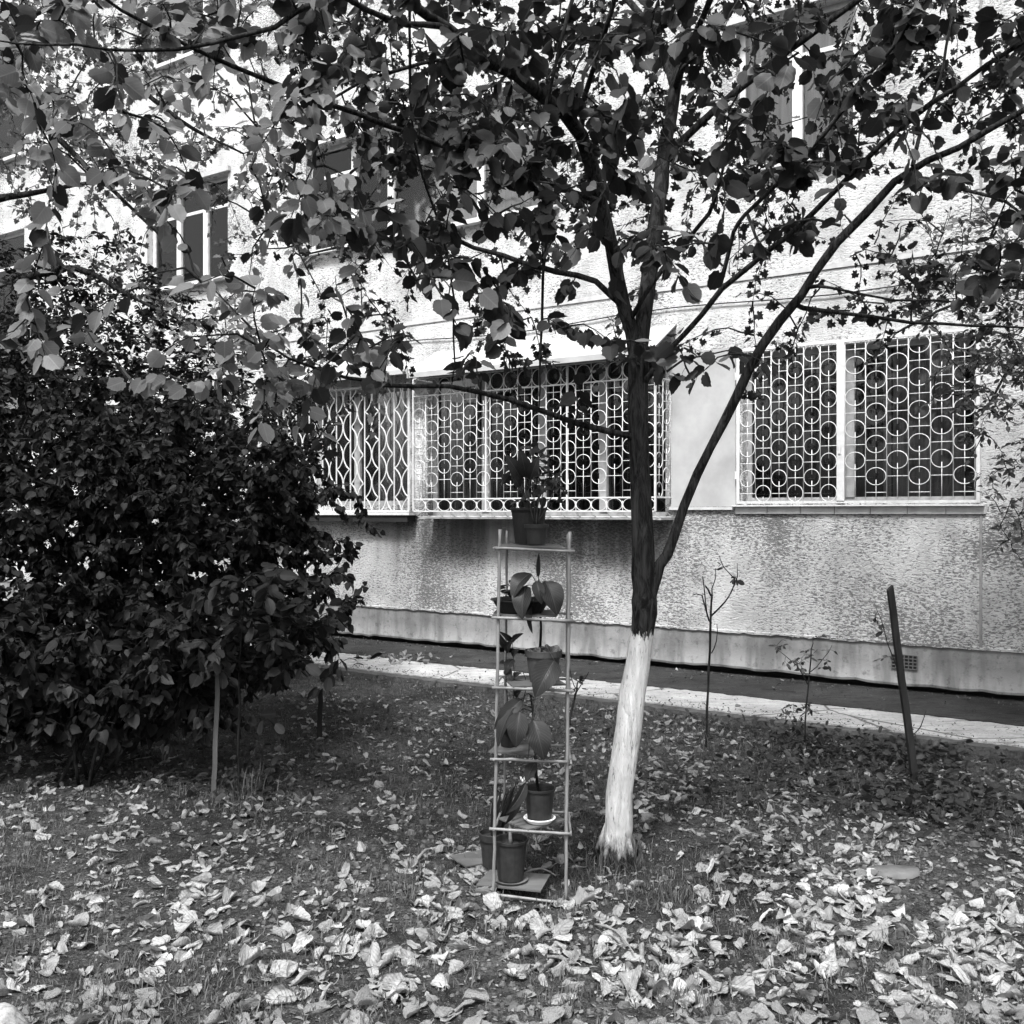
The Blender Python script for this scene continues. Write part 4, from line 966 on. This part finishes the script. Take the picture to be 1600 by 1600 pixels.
def dmake(vs, fs, uvl, sm):
    me = bpy.data.meshes.new('fallen_leaf'); me.from_pydata([tuple(v) for v in vs], [], fs); me.materials.append(M['dry']); me.polygons.foreach_set('use_smooth', [sm]*len(me.polygons))
    lay = me.uv_layers.new(name='UVMap'); li = np.zeros(len(me.loops), dtype=np.int32); me.loops.foreach_get('vertex_index', li); lay.data.foreach_set('uv', np.array(uvl, dtype=np.float32)[li].ravel()); me.update(); return me
for k, (vs, fs, uvl) in enumerate(DL):
    dmesh.append(dmake(vs, fs, uvl, k%2==0))
def litter_density(px, py):
    if py < 1085: return 0
    t = (py-1085)/515
    d = .42+.4*t if py < 1250 else .54+.55*(t-.32)
    n = math.sin(px*.013+1)*math.sin(py*.017+.5)+.7*math.sin(px*.031+py*.021); d *= max(.2, 1+.6*n)
    if px > 950: d *= 1.45
    if px < 480 and py < 1180: d *= .3
    if 560 <= px < 1000 and 1100 < py < 1330: d *= .8
    if px < 560: d *= .85
    return max(0, d)
spots = []
rg = random.Random(77)
while len(spots) < 4300:
    Z = rg.uniform(2.6, 8.6); X = rg.uniform(-.62,.62)*Z
    px = X/Z*1600+800; py = CAMH/Z*1600+800
    q = Vector((X,Z,0)); d = -(q-O).dot(V)
    if d < 1.85: continue
    if rg.random()*1.5 > litter_density(px, min(py,1600))*(1.0 if Z > 3.3 else .85): continue
    if (X-sb.x)**2+(Z-sb.y-.12)**2 < .03: continue
    if (X-tb.x)**2+(Z-tb.y)**2 < .018: continue
    spots.append((X, Z, px, py))
def leaf_mat(X, Z):
    sc = (.030+.044*rg.random()**1.4)*(1.1 if Z < 4.2 else 1.08)*(1.15 if Z < 4.2 else .95)
    if Z > 5.5: sc *= .88
    e = Euler((rg.gauss(0,.24), rg.gauss(0,.24), rg.uniform(0,6.28))); 
    if rg.random() < .3: e = Euler((rg.gauss(0,.4), rg.gauss(math.pi,.3), rg.uniform(0,6.28)))
    Rm = e.to_matrix(); return sc, Rm, e
insh = [s for s in spots if -20 < s[2] < 1620 and s[3] < 1640]; insh.sort(key=lambda s: s[1]); top300 = set(id(s) for s in insh[:300])
rest = MB(); ruv = []
for s in spots:
    X, Z = s[0], s[1]; sc, Rm, e = leaf_mat(X, Z); k = rg.randrange(NV); vs, fs, uvl = DL[k]
    rot = vs @ np.array(Rm).T * sc; lift = -np.sort(rot[:,2])[int(len(rot)*.12)]; z = gz(X, Z)+lift+.001
    if id(s) in top300:
        o = bpy.data.objects.new('fallen_leaf', dmesh[k]); COL.objects.link(o); o.location = (X, Z, z); o.rotation_euler = e; o.scale = (sc,sc,sc)
        tag(o, 'pale curled dry leaf lying loose on the ground in the foreground', 'leaf', 'dry leaves scattered in the foreground')
    else:
        rest.add((rot+np.array((X,Z,z))).tolist(), fs); ruv += uvl
o = rest.build('fallen_leaves', M['dry'], smooth=True, uvs=ruv); tag(o, kind='stuff'); tag(o, 'carpet of smaller pale dry leaves spread over the middle of the garden', 'leaves')
# very near curled leaf in the lower left corner
p = G(-8, 1630, .02); m = MB(); n = 26; vs = []; uv = []
for j_ in range(n+1):
    for i_ in range(n+1):
        u, v = i_/n*2-1, j_/n*2-1; sx, sy = u*math.sqrt(1-v*v/2), v*math.sqrt(1-u*u/2); rr_ = math.hypot(sx, sy); an = math.atan2(sy, sx)
        R_ = .125*(1+.05*math.sin(an*3+1)+.02*math.sin(an*11)); z = .105*(1-rr_**2.4)+.012*math.sin(sx*5+sy*3)+(.03*max(0, rr_-.86)/.14 if rr_ > .86 else 0)+.003*math.sin(an*14)*rr_
        vs.append((p.x+sx*R_, p.y+sy*R_*.9, .012+z)); uv.append((i_/n, j_/n))
m.add(vs, [(j_*(n+1)+i_, j_*(n+1)+i_+1, (j_+1)*(n+1)+i_+1, (j_+1)*(n+1)+i_) for j_ in range(n) for i_ in range(n)])
o = m.build('fallen_leaf', M['dry'], None, Vector((p.x,p.y,0)), smooth=True, uvs=uv); tag(o, 'large arched pale leaf cut off by the lower left corner', 'leaf')
# flat grey slab in the litter on the right
m = MB(); c = G(1398, 1370); pts = []; n = 18
prof = [(math.cos(2*math.pi*k/n)*(.11+.03*math.sin(3*2*math.pi*k/n)+.012*math.sin(5.3*k)), math.sin(2*math.pi*k/n)*(.075+.01*math.cos(2*2*math.pi*k/n))) for k in range(n)]
m.add([(c.x+x,c.y+y,.012) for x,y in prof]+[(c.x+x*.93,c.y+y*.93,.03) for x,y in prof]+[(c.x,c.y,.033)], [(k,(k+1)%n,n+(k+1)%n,n+k) for k in range(n)]+[(n+k,n+(k+1)%n,2*n) for k in range(n)])
o = m.build('flat_stone', M['stone'], None, Vector((c.x,c.y,0)), smooth=True); tag(o, 'flat smooth grey stone among the dry leaves on the right', 'stone')

# ------------------------------------------------------------------ grass, crumbs, weeds
g = MB(); rg = random.Random(5)
def blade(x, y, h, lean):
    a = rg.uniform(0,6.28); w = rg.uniform(.0012,.0028); dx, dy = math.cos(a), math.sin(a); z = gz(x,y)-.004
    g.add([(x-dy*w,y+dx*w,z),(x+dy*w,y-dx*w,z),(x+dx*lean*.4+dy*w*.7,y+dy*lean*.4-dx*w*.7,z+h*.65),(x+dx*lean*.4-dy*w*.7,y+dy*lean*.4+dx*w*.7,z+h*.65),(x+dx*lean,y+dy*lean,z+h)], [(0,1,2,3),(3,2,4)])
cl = 0
while cl < 7000:
    Z = rg.uniform(2.7, 9.5); X = rg.uniform(-.6,.6)*Z; d = -(Vector((X,Z,0))-O).dot(V)
    if d < 1.75: continue
    nn = math.sin(X*2.1+1)*math.sin(Z*1.7)+.6*math.sin(X*5+Z*4)
    if rg.random() > .45+.45*nn and d > 2.4: continue
    cl += 1; n = rg.randint(4,11); hh = rg.uniform(.012,.045)
    for _ in range(n): blade(X+rg.gauss(0,.02), Z+rg.gauss(0,.02), hh*rg.uniform(.5,1.3), hh*rg.uniform(.2,1.1))
o = g.build('grass', M['grass']); tag(o, kind='stuff'); tag(o, 'sparse short grass tufts growing out of the bare soil', 'grass')
lv = Leaves('tiny')
for k in range(20000):
    Z = rg.uniform(2.7, 9.8); X = rg.uniform(-.6,.6)*Z; d = -(Vector((X,Z,0))-O).dot(V)
    if d < 1.72: continue
    lv.add(Vector((X,Z,gz(X,Z)+.003+rg.random()*.006)), Vector((rg.gauss(0,1),rg.gauss(0,1),rg.gauss(0,.15))), Vector((rg.gauss(0,.6),rg.gauss(0,.6),1)), rg.uniform(.006,.024)*rg.choice((1,1,1,1.6)))
o = lv.build('leaf_crumbs', M['crumb'], None, Vector((0,0,0))); tag(o, kind='stuff'); tag(o, 'crumbs of broken dry leaf mixed into the soil', 'litter')
cd = MB(); rc = random.Random(21)
for k in range(14000):
    Z = rc.uniform(2.7, 8.5); X = rc.uniform(-.6,.6)*Z
    if -(Vector((X,Z,0))-O).dot(V) < 1.75: continue
    if math.sin(X*2.7+.3)*math.sin(Z*2.2+1)+rc.gauss(0,.5) < -.1: continue
    q = rc.uniform(.003,.013)*(1 if rc.random() < .9 else 1.8); z = gz(X,Z); a = rc.uniform(0,6.28); sx = q*rc.uniform(.8,1.6); sy = q*rc.uniform(.8,1.4)
    c0, s0 = math.cos(a), math.sin(a); pt = [(X+c0*sx*i-s0*sy*j, Z+s0*sx*i+c0*sy*j, z-.002) for (i,j) in ((1,0),(.3,.9),(-.8,.6),(-.9,-.5),(.2,-1))]
    top = [(X+(x-X)*.55+rc.gauss(0,.1)*q, Z+(y-Z)*.55+rc.gauss(0,.1)*q, z+q*rc.uniform(.5,.9)) for (x,y,_) in pt]
    cd.add(pt+top, [(i,(i+1)%5,5+(i+1)%5,5+i) for i in range(5)]+[(5,6,7,8,9)])
o = cd.build('soil_clods', M['clod'], smooth=False); tag(o, kind='stuff'); tag(o, 'small lumps of dry soil between the leaves', 'soil')
# low green ground cover near the path and on the right
lv = Leaves('oval'); rg2 = random.Random(9)
def cover(px, py, sx, sy, n, s, hmax):
    for k in range(n):
        x, y = rg2.gauss(px,sx), rg2.gauss(py,sy)
        if y < 1100: continue
        p = G(x, y); d = -(Vector((p.x,p.y,0))-O).dot(V)
        if d < 1.82: continue
        lv.add(Vector((p.x,p.y,rg2.uniform(.005,hmax))), Vector((rg2.gauss(0,1),rg2.gauss(0,1),rg2.uniform(-.2,.8))), Vector((rg2.gauss(0,.5),rg2.gauss(0,.5),1)), s*rg2.uniform(.5,1.2))
cover(1330,1180,90,20,900,.05,.07); cover(1230,1160,50,15,260,.045,.1); cover(1450,1250,70,22,600,.055,.07); cover(1150,1230,110,20,420,.045,.05); cover(1440,1190,60,16,420,.05,.08)
cover(1190,1355,30,14,170,.035,.06); cover(640,1150,80,18,360,.03,.05); cover(1560,1270,60,20,260,.05,.06); cover(940,1150,60,16,260,.035,.06); cover(380,1235,40,10,120,.06,.1); cover(1100,1130,50,8,160,.04,.07)
cover(300,1210,200,18,420,.05,.05)
o = lv.build('ground_cover', M['herb'], None, Vector((0,0,0))); tag(o, kind='stuff'); tag(o, 'low dark green creeping weeds along the path and under the trees', 'weeds')
# tufts of long grass at tree foot and stakes
g = MB()
for (px, py, n, h) in ((980,1345,150,.10),(948,1345,70,.09),(380,1245,60,.16),(400,1230,60,.14),(1110,1180,40,.1),(1050,1400,120,.07),(1080,1560,120,.06),(880,1560,90,.05),(520,1500,80,.05),(1020,1520,90,.05)):
    c = G(px, py)
    for k in range(n): blade(c.x+rg.gauss(0,.06), c.y+rg.gauss(0,.05), h*rg.uniform(.4,1.2), h*rg.uniform(.2,.8))
o = g.build('grass_tufts', M['grass']); tag(o, kind='stuff'); tag(o, 'longer grass tufts around the trunk and the stakes', 'grass')
# leaf heap on the path
m = MB(); c = G(628, 1032, .06)
for k in range(46):
    vs, fs, uvl = DL[k % NV]; sc = rg.uniform(.03,.08); Rm = Euler((rg.gauss(0,.5),rg.gauss(0,.5),rg.uniform(0,6.28))).to_matrix()
    m.add((vs @ np.array(Rm).T*sc+np.array((c.x+rg.gauss(0,.22)*U.x+rg.gauss(0,.06), c.y+rg.gauss(0,.22)*U.y+rg.gauss(0,.06), .075+rg.random()*.03))).tolist(), fs)
o = m.build('leaf_heap', M['crumb'], smooth=True); tag(o, kind='stuff'); tag(o, 'small heap of swept dry leaves on the pale path', 'leaf heap')
m = MB(); lv = Leaves('tiny')
for k in range(70):
    vs, fs, uvl = DL[rg.randrange(NV)]; u = rg.uniform(-13, 1.5); d = rg.choice((rg.uniform(.05,.25), rg.uniform(.1,1.7), rg.uniform(1.4,1.72))); p = O+U*u-V*d
    Rm = Euler((rg.gauss(0,.4),rg.gauss(0,.4),rg.uniform(0,6.28))).to_matrix(); m.add((vs @ np.array(Rm).T*rg.uniform(.02,.055)+np.array((p.x,p.y,.070))).tolist(), fs)
o = m.build('path_leaves', M['crumb'], smooth=True); tag(o, kind='stuff'); tag(o, 'few dry leaves strewn along the path under the wall', 'leaves')
for k in range(5200):
    u = rg.uniform(-14, 2); d = abs(rg.gauss(0,.12)) if k % 3 == 0 else (1.70-abs(rg.gauss(0,.14)) if k % 3 == 1 else rg.uniform(.1,1.6)); p = O+U*u-V*d
    lv.add(Vector((p.x,p.y,.064+rg.random()*.006)), Vector((rg.gauss(0,1),rg.gauss(0,1),rg.gauss(0,.3))), Vector((rg.gauss(0,.7),rg.gauss(0,.7),1)), rg.uniform(.008,.024))
o = lv.build('path_crumbs', M['crumbd'], None, Vector((0,0,0))); tag(o, kind='stuff'); tag(o, 'dirt and crumbs lying on the path and along the foot of the wall', 'litter')
# fallen twigs
def ground_twig(a, b_, r, label):
    p, q = G(*a), G(*b_); p.z = gz(p.x,p.y)+r*1.5+.006; q.z = gz(q.x,q.y)+r+.03; mid = p.lerp(q,.5)+Vector((.01,.02,.018))
    bb = Vector((p.x,p.y,0)); pts, rr = smooth_line([p,mid,q],[r,r*.8,r*.5],.04,.002); m = MB(); m.tube(pts, rr, 6, wob=.1); o = m.build('fallen_twig', M['cane'], None, bb, smooth=True); tag(o, label, 'twig', 'twigs on the ground')
ground_twig((930,1445),(990,1495),.005,'long pale twig lying between leaves in front of the whitewashed trunk')
ground_twig((648,1355),(672,1340),.008,'short thick twig lying left of the bamboo shelf')
ground_twig((1160,1515),(1255,1532),.004,'thin dark twig lying in the dense litter at lower right')
ground_twig((820,1365),(868,1372),.006,'twig lying behind the foot of the bamboo shelf')

for o in bpy.data.objects:
    if o.parent is not None and o.name.split('.')[0] in ('twigs', 'foliage', 'twig_stems', 'succulent', 'stems'): o['kind'] = 'stuff'
